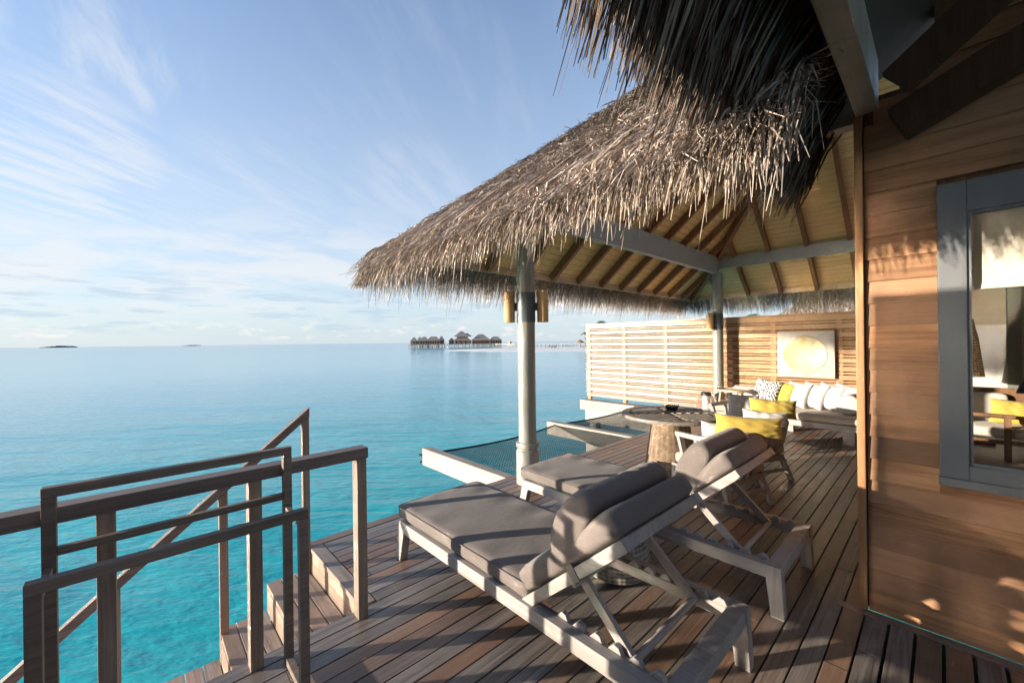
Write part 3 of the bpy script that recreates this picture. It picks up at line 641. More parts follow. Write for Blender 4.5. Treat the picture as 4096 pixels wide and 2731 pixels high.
tag(MB().lathe([(0.06,-4),(0.06,-0.5)], (-5.98,8.55,0), 12).build('water_pipe', M_BLACK), 'short dark pipe rising from the water under the far hammock net', 'pipe')
def shade_screen(label, x0, x1, y, z0, z1):  # added screen, out of view, that dims the sun on the villa wall
    t = thing('shade_screen', label, 'screen', ((x0+x1)/2, y, z0)); m = MB(); z = z0; r = random.Random(2)
    while z < z1-0.02:
        m.box(x0-0.02*r.random(),x1,y-0.003,y+0.003,z,z+0.0186); z += 0.021
    m.build('shade_slats', M_FENCE, t); m = MB()
    for x in (x0+0.015, -1.2, 0.0, 1.4, x1-0.1): m.box(x-0.02,x+0.02,y+0.004,y+0.034,z0,z1)
    m.box(x0+0.01,x1,y-0.012,y+0.012,z1-0.018,z1); m.build('screen_frame', M_FENCEZ, t); return t
shade_screen('added screen of fine slats, unseen behind the viewer, shading the villa wall', -2.765, 3.4, -0.62, 1.17, 2.475)
tag(B(-2.52,-2.30,-0.65,-0.60,0.70,1.0).build('sun_block_board', M_FENCE), 'added board, unseen behind the viewer, blocking stray sun on the villa wall', 'light blocker')  # added to stop stray sun reaching the lower villa wall
slat_fence('low_shade_screen', 'added low slat screen, unseen behind the viewer, blocking the low sun', -2.295, 3.4, -0.62, 0.0, 1.165, (-2.2,-1.2,0.0,1.4,2.8), -1, 0.0)  # added out of view to keep low sun off the villa side

# hammock nets between two beams over the water
for y, w, lab in ((3.215,0.135,'pale timber beam jutting over the water beside the near column'),(6.04,0.15,'pale timber beam jutting over the water between the two hammock nets')):
    t = thing('support_beam', lab, 'beam', (-3.5, y, 0)); MB().box(-5.40,-3.51,y-w/2,y+w/2,-0.255,-0.002).build('beam', M_PALE, t, bevel=0.006)
    kn = MB(); rr = random.Random(int(y*10)); 
    for q in range(9):
        c = Vector((-5.425+rr.uniform(-0.015,0.015), y+rr.uniform(-0.035,0.035), -0.13+rr.uniform(-0.06,0.03))); kn.tube([c, c+Vector((rr.uniform(-0.05,0.0),rr.uniform(-0.05,0.05),rr.uniform(-0.06,0.04)))], 0.014, 7)
    kn.build('rope_knot', M_ROPE, t, smooth=True)
def net(label, y0, y1):
    t = thing('hammock_net', label, 'hammock', (-4.3, (y0+y1)/2, -0.1), 0, 'over-water hammock nets'); m = MB(); r = 0.0044
    def pt(u, v):                       # u along Y, v from the deck outwards
        y = y0+(y1-y0)*u; out = 1.56+0.10*(2*abs(u-0.5))**2; x = -3.51-out*v
        return Vector((x, y, -0.03-0.035*math.sin(math.pi*u)*math.sin(math.pi*min(1, v*0.72))-0.02*v))
    nu, nv = int((y1-y0)/0.045), 35; r = 0.0033
    for i in range(nu+1): m.tube([pt(i/nu, k/20) for k in range(21)], r, 4, cap=False)
    for k in range(1, nv): m.tube([pt(i/30, k/nv) for i in range(31)], r, 4, cap=False)
    m.build('net', M_ROPE, t)
    e = MB(); e.tube([pt(i/40, 1.0)+Vector((0,0,0.004)) for i in range(41)], 0.014, 7); e.build('edge_rope', M_ROPE, t, smooth=True)
net('black rope hammock net nearest the front column, over turquoise water', 3.30, 5.95); net('black rope hammock net at the foot of the slatted fence, over the water', 6.13, 8.98)

# ------------------------------------------------------------------ the villa on the right
vl = thing('villa', 'timber clad villa corner with slate blue window and deep thatched eaves', 'villa', (0.8, 3.2, 0))
def xs(z): return max(-0.303, (z-2.98)/0.78-0.22)
m = MB(); z = 0.1226-0.1285; k = 0
WX0, WX1, WB, WT = -0.012, 2.35, 0.82, 2.40
def lap(x0, x1, za, zb):
    if x1-x0 < 0.01: return
    m.hexa([(x0,3.127,za),(x1,3.127,za),(x1,3.16,za),(x0,3.16,za)], [(x0,3.139,zb+0.012),(x1,3.139,zb+0.012),(x1,3.16,zb+0.012),(x0,3.16,zb+0.012)])
while z < 4.6:
    za, zb = max(z, 0.002), z+0.1285
    x0 = xs(zb)
    if zb <= WB-0.03 or za >= WT: lap(x0, 4.2, za, zb)
    else:
        lap(x0, WX0, max(za, 0), zb); lap(WX1, 4.2, za, zb)
    z += 0.1285
m.build('siding', M_SIDING, vl, bevel=0.0015, seg=1)
m = MB(); m.box(-0.30,WX0,3.161,3.30,0,3.0); m.box(WX0,WX1,3.161,3.30,0,WB); m.box(WX0,WX1,3.161,3.30,WT,3.6); m.box(WX1,4.2,3.161,3.30,0,4.4); m.box(0.4,WX1,3.161,3.30,3.6,4.4)
m.build('wall_core', M_DARKW, vl)
B(-0.345,-0.3085,3.100,3.165,0.003,2.96).build('corner_trim', M_TRIMZ, vl, bevel=0.002)
w = MB(); a, b_ = 3.112, 3.17
w.box(WX0,0.093,a,b_,WB,WT); w.box(2.24,WX1,a,b_,WB,WT); w.box(0.0935,2.2395,a,b_,WB,0.932); w.box(0.0935,2.2395,a,b_,2.24,WT); w.box(WX0-0.004,WX1,a-0.02,a-0.001,WB-0.004,WB+0.04)
wf = w.build('window', M_FRAME, vl, bevel=0.004)
w = MB(); a, b_ = 3.125, 3.165
w.box(0.0935,0.108,a,b_,0.9325,2.2395); w.box(1.16,1.22,a,b_,0.9325,2.2395); w.box(0.109,1.1595,a,b_,0.9325,0.948); w.box(0.109,1.1595,a,b_,2.225,2.2395); w.build('frame', M_FRAME, wf)
B(0.109,1.16,3.148,3.152,0.949,2.224).build('pane', M_PANE, wf); B(1.2205,2.24,3.148,3.152,0.933,2.239).build('pane', M_PANE, wf)
bl = MB(); bl.box(0.118,2.2,3.182,3.184,1.862,2.37); bl.box(0.118,2.2,3.175,3.191,1.840,1.862); bl.build('roller_blind', fabric('cream_blind_fabric', (0.72,0.66,0.54), 0.9, 0.03), wf)
B(WX0,WX1,3.108,3.165,0.765,0.8155).build('sill_board', M_SIDING, wf, bevel=0.003)
# side wall, open to the lounge, room behind the window
m = MB(); m.box(-0.345,-0.305,3.17,3.9,0,4.7); m.box(-0.345,-0.305,3.17,10.3,2.45,2.9); m.box(-0.345,-0.305,6.0,6.08,0,2.45); m.build('side_wall', M_TRIMZ, vl)
B(-0.30,4.2,3.30,10.3,-0.03,0.012).build('room_floor', M_DECKX, vl); B(-0.30,4.2,3.31,10.3,2.90,2.95).build('room_ceiling', M_CANVAS, vl)
B(-0.30,4.2,-1.75,-1.65,0.0,5.0).build('shade_wall', M_DARKW, vl)  # added wall behind the camera that darkens the villa side
M_ROOM = paint('cream_room_wall', (0.62,0.57,0.47), 0.8, 0.04)
m = MB(); m.box(-0.30,4.2,10.2,10.3,0.012,2.9); m.box(4.1,4.2,3.31,10.2,0.012,2.9); m.build('room_wall', M_ROOM, vl)
B(0.30,0.705,10.185,10.199,1.78,2.36).build('wall_panel', paint('tan_wall_panel',(0.36,0.30,0.21),0.7), vl); B(0.33,0.705,10.18,10.199,0.84,1.76).build('wall_panel', paint('white_wall_panel',(0.72,0.70,0.66),0.7), vl)
B(0.715,0.86,10.12,10.199,0.012,2.88).build('wall_post', paint('grey_wall_post',(0.20,0.20,0.16),0.7), vl)
# roof over the viewer
B(-0.333,-0.232,-5.0,3.09,2.887,3.17).build('eave_beam', wood('eave_beam_wood',(0.30,0.26,0.20),(0.40,0.35,0.28),'Y',0.5,0.05), vl, bevel=0.006)
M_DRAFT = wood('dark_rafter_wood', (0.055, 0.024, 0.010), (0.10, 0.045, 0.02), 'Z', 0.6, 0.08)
dv = Vector((math.cos(R_(38.3)),0,math.sin(R_(38.3)))); nv_ = Vector((-dv.z,0,dv.x))
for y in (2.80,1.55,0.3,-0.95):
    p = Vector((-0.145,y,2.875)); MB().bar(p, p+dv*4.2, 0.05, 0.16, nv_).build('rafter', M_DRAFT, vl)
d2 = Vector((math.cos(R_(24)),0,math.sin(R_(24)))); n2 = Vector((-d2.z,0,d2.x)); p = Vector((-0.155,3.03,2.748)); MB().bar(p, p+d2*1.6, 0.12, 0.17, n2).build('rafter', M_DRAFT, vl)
xa, xb = -0.36, 4.4
def zc(x): return 3.185+0.79*(x+0.28)
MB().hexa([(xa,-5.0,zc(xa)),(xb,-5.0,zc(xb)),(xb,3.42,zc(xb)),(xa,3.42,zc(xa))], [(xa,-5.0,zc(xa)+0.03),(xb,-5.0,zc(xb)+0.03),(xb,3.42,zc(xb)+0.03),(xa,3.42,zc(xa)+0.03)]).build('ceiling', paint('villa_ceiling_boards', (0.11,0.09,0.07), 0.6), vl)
MB().hexa([(-0.50,-5.0,zc(-0.50)+0.032),(xb,-5.0,zc(xb)+0.035),(xb,3.46,zc(xb)+0.035),(-0.50,3.46,zc(-0.5)+0.032)], [(-0.56,-5.0,zc(-0.56)+0.22),(xb,-5.0,zc(xb)+0.36),(xb,3.46,zc(xb)+0.36),(-0.56,3.46,zc(-0.56)+0.22)]).build('thatch_core', M_CORE, vl)
n = 9500; a = U(-2.0, 3.40, n); lay = g.random(n); clump = np.sin(a*14.0)*0.05+np.sin(a*31)*0.04
xr_, zr_ = -0.36-0.12*lay-U(0,0.05,n), 3.03+0.30*lay+U(-0.04,0.04,n)
ln = U(0.70, 1.06, n)*(1+clump); ln = np.where(g.random(n) < 0.05, ln*1.22, ln)*np.where(a < 1.0, 0.80, 1.0)
xt, zt = -0.36-(0.33+0.10*lay)*ln+g.normal(0,0.022,n), 3.02+0.16*lay-(0.56-0.04*lay)*ln+g.normal(0,0.025,n)
tuft = (np.round(a*15+0.7*np.sin(a*7))-0.7*np.sin(a*7))/15-a; j = g.normal(0,0.035,n)+0.25*tuft; j2 = g.normal(0,0.04,n)+0.5*tuft
P0 = cat(xr_, a, zr_); P3 = cat(xt, a+j+j2*0.6, zt); mid = 0.5*(P0+P3)
P1 = P0*0.66+P3*0.34+cat(-U(0.0,0.05,n), j*0.2, U(0,0.045,n)); P2 = P0*0.3+P3*0.7+cat(-U(0,0.04,n), j*0.2, U(-0.01,0.035,n))
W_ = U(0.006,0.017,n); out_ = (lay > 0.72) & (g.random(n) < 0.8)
for sel, mat_, sd_ in ((~out_, M_SHADEFRINGE, 21), (out_, M_LITFRINGE, 22)): strands('eave_fringe', mat_, P0[sel], P1[sel], P2[sel], P3[sel], W_[sel], vl, sd_)

# ------------------------------------------------------------------ loungers
def make_lounger(label):
    t = thing('sun_lounger', label, 'sun lounger', (0,0,0), 0, 'sun loungers on the deck'); Wd = 0.79
    m = MB(); m.box(0.0,2.083,0,0.058,0.214,0.290); m.box(0.0,2.083,Wd-0.058,Wd,0.214,0.290); m.box(0.0,0.065,0.0585,Wd-0.0585,0.216,0.288); m.box(2.005,2.081,0.0585,Wd-0.0585,0.216,0.2895)
    for x in (0.35,0.65,0.95,1.25): m.box(x,x+0.07,0.0585,Wd-0.0585,0.262,0.282)
    m.build('frame', M_FURX, t, bevel=0.004)
    for x, dx_ in ((0.0,-0.062),(2.0,0.03)):
        for y0 in (-0.001, Wd-0.059):
            y1 = y0+0.06; MB().hexa([(x+dx_,y0,0),(x+dx_+0.068,y0,0),(x+dx_+0.068,y1,0),(x+dx_,y1,0)], [(x-0.002,y0,0.291),(x+0.084,y0,0.291),(x+0.084,y1,0.291),(x-0.002,y1,0.291)]).build('leg', M_FURZ, t, bevel=0.003)
    for y in (0.0595, Wd-0.0855):
        rk = MB(); rk.box(1.33,2.0,y,y+0.026,0.222,0.282)
        for q in range(6): rk.prism([(1.46+0.095*q,y,0.2825),(1.535+0.095*q,y,0.2825),(1.52+0.095*q,y,0.312),(1.495+0.095*q,y,0.318)], (0,0.026,0))
        rk.build('notched_rack', M_FURX, t, bevel=0.003)
    ca, sa = math.cos(R_(41)), math.sin(R_(41)); O = Vector((1.30,0,0.253)); u = Vector((ca,0,sa)); nn = Vector((-sa,0,ca)); Y = Vector((0,1,0))
    def q(a, y, b): return O+u*a+nn*b+Y*y
    b = MB()
    for y0 in (0.022, Wd-0.072): b.add([q(0,y0,0),q(0.765,y0,0),q(0.765,y0+0.05,0),q(0,y0+0.05,0),q(0,y0,0.052),q(0.765,y0,0.052),q(0.765,y0+0.05,0.052),q(0,y0+0.05,0.052)], [(0,3,2,1),(4,5,6,7),(0,1,5,4),(1,2,6,5),(2,3,7,6),(3,0,4,7)])
    for a0, a1 in ((0.705,0.764),(0.2,0.26),(0.45,0.51)): b.add([q(a0,0.073,0.002),q(a1,0.073,0.002),q(a1,Wd-0.073,0.002),q(a0,Wd-0.073,0.002),q(a0,0.073,0.05),q(a1,0.073,0.05),q(a1,Wd-0.073,0.05),q(a0,Wd-0.073,0.05)], [(0,3,2,1),(4,5,6,7),(0,1,5,4),(1,2,6,5),(2,3,7,6),(3,0,4,7)])
    b.build('backrest_frame', M_FURX, t, bevel=0.003)
    for y in (0.105, Wd-0.105): MB().bar((1.595,y,0.50),(1.845,y,0.262),0.028,0.045,nn).build('prop', M_FURZ, t, bevel=0.002)
    rd = MB(); rd.tube([(1.85,0.062,0.262),(1.85,Wd-0.062,0.262)], 0.018, 10); rd.tube([(1.59,0.035,0.497),(1.59,Wd-0.035,0.497)], 0.014, 10); rd.build('rod', M_FURY, t, smooth=True, auto=True)
    bm_link('seat_cushion', rbox(1.385,0.76,0.098,0.034,34,20,4,0.010,0.0060,2), M_TAUPE, t, Matrix.Translation((0.622,0.395,0.342)))
    pp = MB(); cr_ = 0.04; pts = []
    for cx2, cy2, a0_ in ((1.31-cr_-0.002, 0.773-cr_, 0), (-0.068+cr_, 0.773-cr_, 90), (-0.068+cr_, 0.017+cr_, 180), (1.31-cr_-0.002, 0.017+cr_, 270)):
        for k_ in range(5): a_ = R_(a0_+22.5*k_); pts.append((cx2+cr_*math.cos(a_), cy2+cr_*math.sin(a_), 0.378))
    pts.append(pts[0]); pp.tube(pts, 0.0042, 6); pp.build('piping', M_TAUPE, t, smooth=True)
    Rm = Matrix(((ca,0,-sa,0),(0,1,0,0),(sa,0,ca,0),(0,0,0,1)))
    bm_link('back_cushion', rbox(0.745,0.755,0.118,0.034,14,14,4,0.006,0.004,5), M_TAUPE, t, Matrix.Translation(q(0.405,0.395,0.115)) @ Rm)
    hb = bmesh.new(); PR = [(0.37,0.058),(0.335,0.11),(0.335,0.165),(0.365,0.215),(0.43,0.262),(0.50,0.294),(0.57,0.312),(0.63,0.314),(0.675,0.297),(0.700,0.262),(0.705,0.215),(0.685,0.178),(0.600,0.150),(0.52,0.058)]; ny = 30; gv = []
    for j in range(ny+1):
        f = j/ny*2-1; e = max(0.0, 1-abs(f)**14)**0.5; row = []
        for k, (a_, n_) in enumerate(PR):
            cr = 0.005*math.sin(f*26+a_*14)*(k in (5,6,7,8))+0.004*math.sin(f*47+a_*40)*(k in (6,7,8,9,10))*(1-0.5*abs(f))
            row.append(hb.verts.new(q(0.53+(a_-0.53)*(0.86+0.14*e), 0.395+0.381*f, 0.13+(n_-0.13)*(0.72+0.28*e)+cr)))
        gv.append(row)
    for j in range(ny):
        for k in range(len(PR)): hb.faces.new((gv[j][k], gv[j+1][k], gv[j+1][(k+1)%len(PR)], gv[j][(k+1)%len(PR)]))
    hb.faces.new(gv[0]); hb.faces.new(gv[ny])
    bm_link('head_pillow', hb, M_TAUPE, t)
    for y0 in (0.018, Wd-0.076):
        sp = MB(); a0, a1 = 0.40, 0.445; sp.add([q(a0,y0,-0.004),q(a1,y0,-0.004),q(a1,y0+0.058,-0.004),q(a0,y0+0.058,-0.004),q(a0,y0,0.075),q(a1,y0,0.075),q(a1,y0+0.058,0.075),q(a0,y0+0.058,0.075)], [(0,3,2,1),(4,5,6,7),(0,1,5,4),(1,2,6,5),(2,3,7,6),(3,0,4,7)])
        sp.build('strap', M_TAUPE, t, bevel=0.002)
    return t
l1 = make_lounger('taupe cushioned sun lounger nearest the viewer, beside the stairs'); l1.location = (-2.735,1.396,0)
l2 = copy_tree(l1); l2['label'] = 'taupe cushioned sun lounger farther back, beside the near column'; l2.location = (-2.715,2.652,0)

# round rope side table between the loungers
sd = thing('side_table', 'round woven rope side table with timber rim squeezed between the two loungers', 'side table', (-1.555,2.42,0))
MB().lathe([(0.17,0.0),(0.215,0.03),(0.225,0.12),(0.20,0.25),(0.175,0.34),(0.17,0.37)], (-1.555,2.42,0), 48).build('base', M_ROPEW, sd, smooth=True)
MB().lathe([(0.20,0.372),(0.222,0.376),(0.226,0.45),(0.21,0.452),(0.205,0.40),(0.0,0.398)], (-1.555,2.42,0), 40, cap=False).build('tray_top', M_FURX, sd, smooth=True, auto=True)

# round dining table
tb = thing('dining_table', 'round grey slatted dining table on a woven drum foot', 'table', (-2.17,4.54,0)); cx_, cy_ = -2.17, 4.54
tp = MB(); RT = 0.545
tp.lathe([(RT-0.09,0.700),(RT,0.702),(RT+0.004,0.715),(RT,0.738),(RT-0.006,0.741),(RT-0.088,0.741),(RT-0.09,0.738)], (cx_,cy_,0), 72, cap=False)
for quad in range(4):                                               # four fields of slats at right angles, as on the photo
    r = RT-0.091; q = 0.0
    ang = math.pi/4+quad*math.pi/2; rot = Matrix.Rotation(quad*math.pi/2, 3, 'Z')
    yk = -r
    while yk < r:
        y0, y1 = yk, min(yk+0.072, r)
        hi = math.sqrt(max(0, r*r-max(abs(y0), abs(y1))**2)); lo = max(abs(y0), abs(y1)) if (abs(y0) < r) else r
        if hi-lo > 0.01 and quad % 2 == 0:
            vs = [rot @ Vector(p) for p in ((lo,y0+0.004,0.716),(hi,y0+0.004,0.716),(hi,y1-0.004,0.716),(lo,y1-0.004,0.716))]; vt = [v+Vector((0,0,0.023)) for v in vs]
            tp.hexa([(v.x+cx_,v.y+cy_,v.z) for v in vs], [(v.x+cx_,v.y+cy_,v.z) for v in vt])
        elif hi-lo > 0.01:
            vs = [rot @ Vector(p) for p in ((lo,y0+0.004,0.716),(hi,y0+0.004,0.716),(hi,y1-0.004,0.716),(lo,y1-0.004,0.716))]; vt = [v+Vector((0,0,0.023)) for v in vs]
            tp.hexa([(v.x+cx_,v.y+cy_,v.z) for v in vs], [(v.x+cx_,v.y+cy_,v.z) for v in vt])
        yk += 0.072
MB().lathe([(RT-0.06,0.692),(RT-0.06,0.7145)], (cx_,cy_,0), 48).build('under_plate', M_DARKW, tb)  # dark plate added so the gaps between slats look unlit
tp.build('table_top', M_TABLE, tb, bevel=0.0015, seg=1)
MB().lathe([(0.30,0.0),(0.305,0.02),(0.215,0.60),(0.225,0.69)], (cx_,cy_,0), 64).build('foot', M_WOVEN, tb, smooth=True, auto=True)
at_ = thing('ashtray', 'small black scalloped ashtray standing on the round table', 'ashtray', (-2.25,4.76,0.742), R_(12)); at_.scale = (0.88,0.88,0.88)
m = MB(); m.hexa([(-0.055,-0.055,0),(0.055,-0.055,0),(0.055,0.055,0),(-0.055,0.055,0)], [(-0.075,-0.075,0.05),(0.075,-0.075,0.05),(0.075,0.075,0.05),(-0.075,0.075,0.05)])
for sx in (-1,1):
    for q in range(6): m.lathe([(0.010,0),(0.010,0.012)], (-0.068+q*0.027, sx*0.068, 0.0505), 8); m.lathe([(0.010,0),(0.010,0.012)], (sx*0.068, -0.066+q*0.0265, 0.0505), 8)
def lbuild(m, name, mat, parent, **k):                              # verts already in the parent's own frame
    me = bpy.data.meshes.new(name); me.from_pydata(m.v, [], m.f); bm = bmesh.new(); bm.from_mesh(me); bmesh.ops.recalc_face_normals(bm, faces=bm.faces); bm.to_mesh(me); bm.free()
    return link(name, me, mat, parent, **k)
lbuild(m, 'bowl', M_BLACK, at_)

# armchairs: frame, legs, curved arm rail, slats, seat cushion. Local +X is the front.
def make_chair(label):
    t = thing('armchair', label, 'armchair', (0,0,0), 0, 'armchairs round the dining table')
    m = MB(); m.bar((0.31,-0.30,0.245),(0.31,0.30,0.245),0.05,0.06); m.bar((-0.27,-0.24,0.245),(-0.27,0.24,0.245),0.05,0.06)
    for sg in (-1,1): m.bar((0.33,sg*0.295,0.245),(-0.29,sg*0.235,0.245),0.045,0.06)
    m.bar((-0.33,-0.235,0.13),(-0.33,0.235,0.13),0.022,0.035)
    lbuild(m, 'seat_frame', M_FURX, t, bevel=0.004)
    for sg in (-1,1):
        lbuild(MB().bar((0.315,sg*0.295,0.0),(0.315,sg*0.293,0.27),0.05,0.045,(1,0,0)), 'leg', M_FURZ, t, bevel=0.003)
        lbuild(MB().bar((-0.37,sg*0.262,0.0),(-0.255,sg*0.235,0.27),0.05,0.045,(1,0,0)), 'leg', M_FURZ, t, bevel=0.003)
        lbuild(MB().bar((0.13,sg*0.295,0.26),(0.205,sg*0.325,0.60),0.055,0.04,(1,0,0)), 'arm_post', M_FURZ, t, bevel=0.003)
        lbuild(MB().bar((-0.07,sg*0.28,0.26),(-0.055,sg*0.345,0.61),0.05,0.035,(1,0,0)), 'arm_post', M_FURZ, t, bevel=0.003)
    path = []
    for i in range(33):
        a = math.pi*(i/32-0.5)
        if i <= 8: f = i/8; p = (0.24-0.34*f, -0.33-0.02*math.sin(f*1.6), 0.610+0.02*f)
        elif i >= 24: f = (32-i)/8; p = (0.24-0.34*f, 0.33+0.02*math.sin(f*1.6), 0.610+0.02*f)
        else: th = math.pi*(i-8)/16; p = (-0.10-0.28*math.sin(th)**0.9, -0.35*math.cos(th), 0.63+0.065*math.sin(th))
        path.append(Vector(p))
    rl_ = MB(); 
    for i, p in enumerate(path):
        d = (path[min(i+1,32)]-path[max(i-1,0)]).normalized(); sd_ = d.cross(Vector((0,0,1))).normalized()
        for a_, h_ in ((-0.024,-0.024),(0.024,-0.024),(0.024,0.024),(-0.024,0.024)): rl_.v.append(tuple(p+sd_*a_+Vector((0,0,h_))))
    rl_.f = [(4*i+k, 4*i+(k+1)%4, 4*i+4+(k+1)%4, 4*i+4+k) for i in range(32) for k in range(4)]+[(3,2,1,0),(128,129,130,131)]
    lbuild(rl_, 'arm_rail', M_FURX, t, bevel=0.006)
    for i in (10,12,14,16,18,20,22):
        p = path[i]; lbuild(MB().bar((p.x*0.74-0.03,p.y*0.72,0.26),(p.x,p.y,p.z-0.02),0.04,0.018,(p.x+0.1,p.y,0)), 'back_slat', M_FURZ, t)
    bm_link('seat_cushion', rbox(0.63,0.58,0.115,0.04,12,12,4,0.012,0.003,4), M_BEIGE, t, Matrix.Translation((0.025,0,0.334)))
    bm_link('back_cushion', rbox(0.14,0.50,0.34,0.05,6,12,8,0.0,0.003,6), M_BEIGE, t, Matrix.Translation((-0.285,0,0.545)) @ Matrix.Rotation(R_(-14),4,'Y'))
    return t
c1_ = make_chair('pale timber armchair with white and yellow pillows pulled in to the round table'); c1_.location = (-1.57,4.37,0); c1_.rotation_euler.z = math.atan2(0.40,-0.915)
c2_ = copy_tree(c1_); c2_['label'] = 'pale timber armchair beyond the first, between the round table and the sofa'; c2_.location = (-1.60,5.25,0); c2_.rotation_euler.z = math.atan2(0.40,-0.915)
c3_ = copy_tree(c1_); c3_['label'] = 'armchair mostly hidden behind the others, its timber arm next to the sofa'; c3_.location = (-1.98,6.35,0); c3_.rotation_euler.z = math.atan2(-0.9,-0.43)

# ------------------------------------------------------------------ sofa, bolsters, pillows
sf = thing('sofa', 'long low daybed sofa with beige mattress standing against the slatted fence', 'sofa', (-1.6,8.3,0))
B(-2.90,-0.36,7.65,8.95,0.205,0.292).build('frame', M_FURX, sf, bevel=0.005)
bm_link('mattress', rbox(2.60,1.34,0.125,0.05,26,14,4,0.006,0.002,3), M_BEIGE, sf, Matrix.Translation(Vector((-1.645,8.30,0.354))-sf.location))
for x, y in ((-0.93,7.72),(-1.80,8.24),(-2.75,7.75),(-2.75,8.8),(-0.5,8.8)): B(x-0.085,x+0.055,y-0.05,y+0.05,0.0,0.204).build('leg', M_FURZ, sf, bevel=0.003)
def bolster(label, p, q, r):
    p = Vector(p); q = Vector(q); d = (q-p); k = 10; pts = []; rs = []
    for i in range(k+1): pts.append(p+d*(i/k)); rs.append(r*(1-0.02*((i/k)*2-1)**2))
    pts = [p+d*0.0]+pts[0:]+[q]; e = d.normalized()*0.025
    pts = [p-e*0.6, p-e*0.5]+[p+d*(i/k) for i in range(k+1)]+[q+e*0.5, q+e*0.6]; rs = [0.004, r*0.86]+[r*(1-0.015*math.cos(i*3)) for i in range(k+1)]+[r*0.86, 0.004]
    o = MB().tube(pts, rs, 36).build('bolster', M_BOLST, smooth=True); o.modifiers.new('s','SUBSURF').render_levels = 1
    return tag(o, label, 'bolster', 'bolsters on the sofa')
bolster('cylindrical pale bolster at the right end of the sofa by the wall corner', (-0.965,7.83,0.572), (-0.90,8.72,0.572), 0.155)
bolster('pale bolster lying at the far left end of the sofa behind the tray table', (-2.80,8.64,0.550), (-2.20,8.64,0.550), 0.135)
PW = 'pillows leaning along the sofa'
pillow('pillow', 'black and white patterned pillow, leftmost of the row on the sofa', M_IKAT, (-2.131,8.15,0.655), 0.44,0.46,0.15, R_(-8), R_(-20), R_(9), 1, PW)
pillow('pillow', 'yellow square pillow on the sofa next to the patterned one', M_YELL, (-1.916,8.20,0.635), 0.42,0.44,0.15, R_(-14), R_(-20), R_(10), 2, PW)
for i, (x, lab) in enumerate(((-1.69,'white pillow on the sofa next to the yellow one'),(-1.465,'white pillow, second from the yellow pillow on the sofa'),(-1.262,'white pillow, third from the yellow pillow on the sofa'),(-1.07,'white pillow on the sofa squeezed behind the right bolster'))):
    pillow('pillow', lab, M_WHITE, (x,8.20+0.01*i,0.64), 0.42,0.44,0.17, R_(-24), R_(-20), R_(6+2*i), 3+i, PW)
# pillows in the armchairs
pillow('pillow', 'long yellow pillow across the back of the nearer armchair', M_YELL, (-1.262,4.27,0.762), 0.63,0.21,0.14, R_(33), R_(-6), R_(3), 11, 'long yellow pillows', 0.03)
pillow('pillow', 'crumpled white pillow in the nearer armchair', M_WHITE, (-1.49,4.24,0.580), 0.42,0.40,0.15, R_(35), R_(-8), R_(3), 12, 'white pillows in the armchairs', 0.02)
pillow('pillow', 'long yellow pillow across the back of the farther armchair', M_YELL, (-1.30,5.22,0.812), 0.50,0.22,0.14, R_(30), R_(-6), R_(3), 13, 'long yellow pillows', 0.02)
pillow('pillow', 'white pillow in front of the yellow one in the farther armchair', M_WHITE, (-1.335,5.07,0.715), 0.48,0.18,0.11, R_(30), R_(-6), R_(4), 14, 'white pillows in the armchairs', 0.03)
pillow('pillow', 'white square pillow leaning at the left side of the farther armchair', M_WHITE, (-1.68,5.46,0.72), 0.36,0.40,0.14, R_(25), R_(-6), R_(2), 15, 'white pillows in the armchairs')
# tray table standing on the mattress
ty = thing('tray_table', 'small round pale timber tray table standing on the left end of the sofa', 'side table', (-2.62,7.98,0.425)); tx, tyy, tz = ty.location
MB().lathe([(0.0,0.235),(0.245,0.237),(0.250,0.252),(0.280,0.256),(0.286,0.246),(0.268,0.222),(0.0,0.218)], (tx,tyy,tz), 48, cap=False).build('tray', M_TRAY, ty, smooth=True, auto=True)
MB().lathe([(0.195,0.0),(0.245,0.0),(0.245,0.024),(0.195,0.024),(0.195,0.0)], (tx,tyy,tz), 48, cap=False).build('base_ring', M_TRAY, ty, smooth=True, auto=True)
for a_ in (200, 330, 80): 
    ca, sa = math.cos(R_(a_)), math.sin(R_(a_)); MB().bar((tx+ca*0.225,tyy+sa*0.225,tz+0.022),(tx+ca*0.20,tyy+sa*0.20,tz+0.225),0.065,0.028,(ca,sa,0)).build('leg', M_TRAY, ty, bevel=0.004)
# lantern
ln_ = thing('lantern', 'wire cage lantern with white glass cylinder on the deck beside the far column', 'lantern', (-3.30,8.50,0)); lx, ly = -3.30, 8.50
MB().lathe([(0.075,0.02),(0.075,0.44)], (lx,ly,0), 28).build('glass', M_GLASSY, ln_, smooth=True, auto=True)
MB().lathe([(0.088,0.441),(0.096,0.45),(0.096,0.505),(0.075,0.52),(0.03,0.522)], (lx,ly,0), 28).build('lid', M_BLACK, ln_, smooth=True, auto=True)
m = MB()
for i in range(20):
    a_ = 2*math.pi*i/20; m.tube([(lx+math.cos(a_)*r, ly+math.sin(a_)*r, z) for r, z in ((0.12,0.0),(0.165,0.08),(0.175,0.20),(0.165,0.32),(0.12,0.42),(0.09,0.45))], 0.0035, 5)
for r, z in ((0.12,0.004),(0.165,0.08),(0.173,0.14),(0.175,0.20),(0.173,0.26),(0.165,0.32),(0.146,0.37)): m.tube([(lx+math.cos(t/24*6.2832)*r, ly+math.sin(t/24*6.2832)*r, z) for t in range(25)], 0.003, 5)
m.build('cage', M_WIRE, ln_)
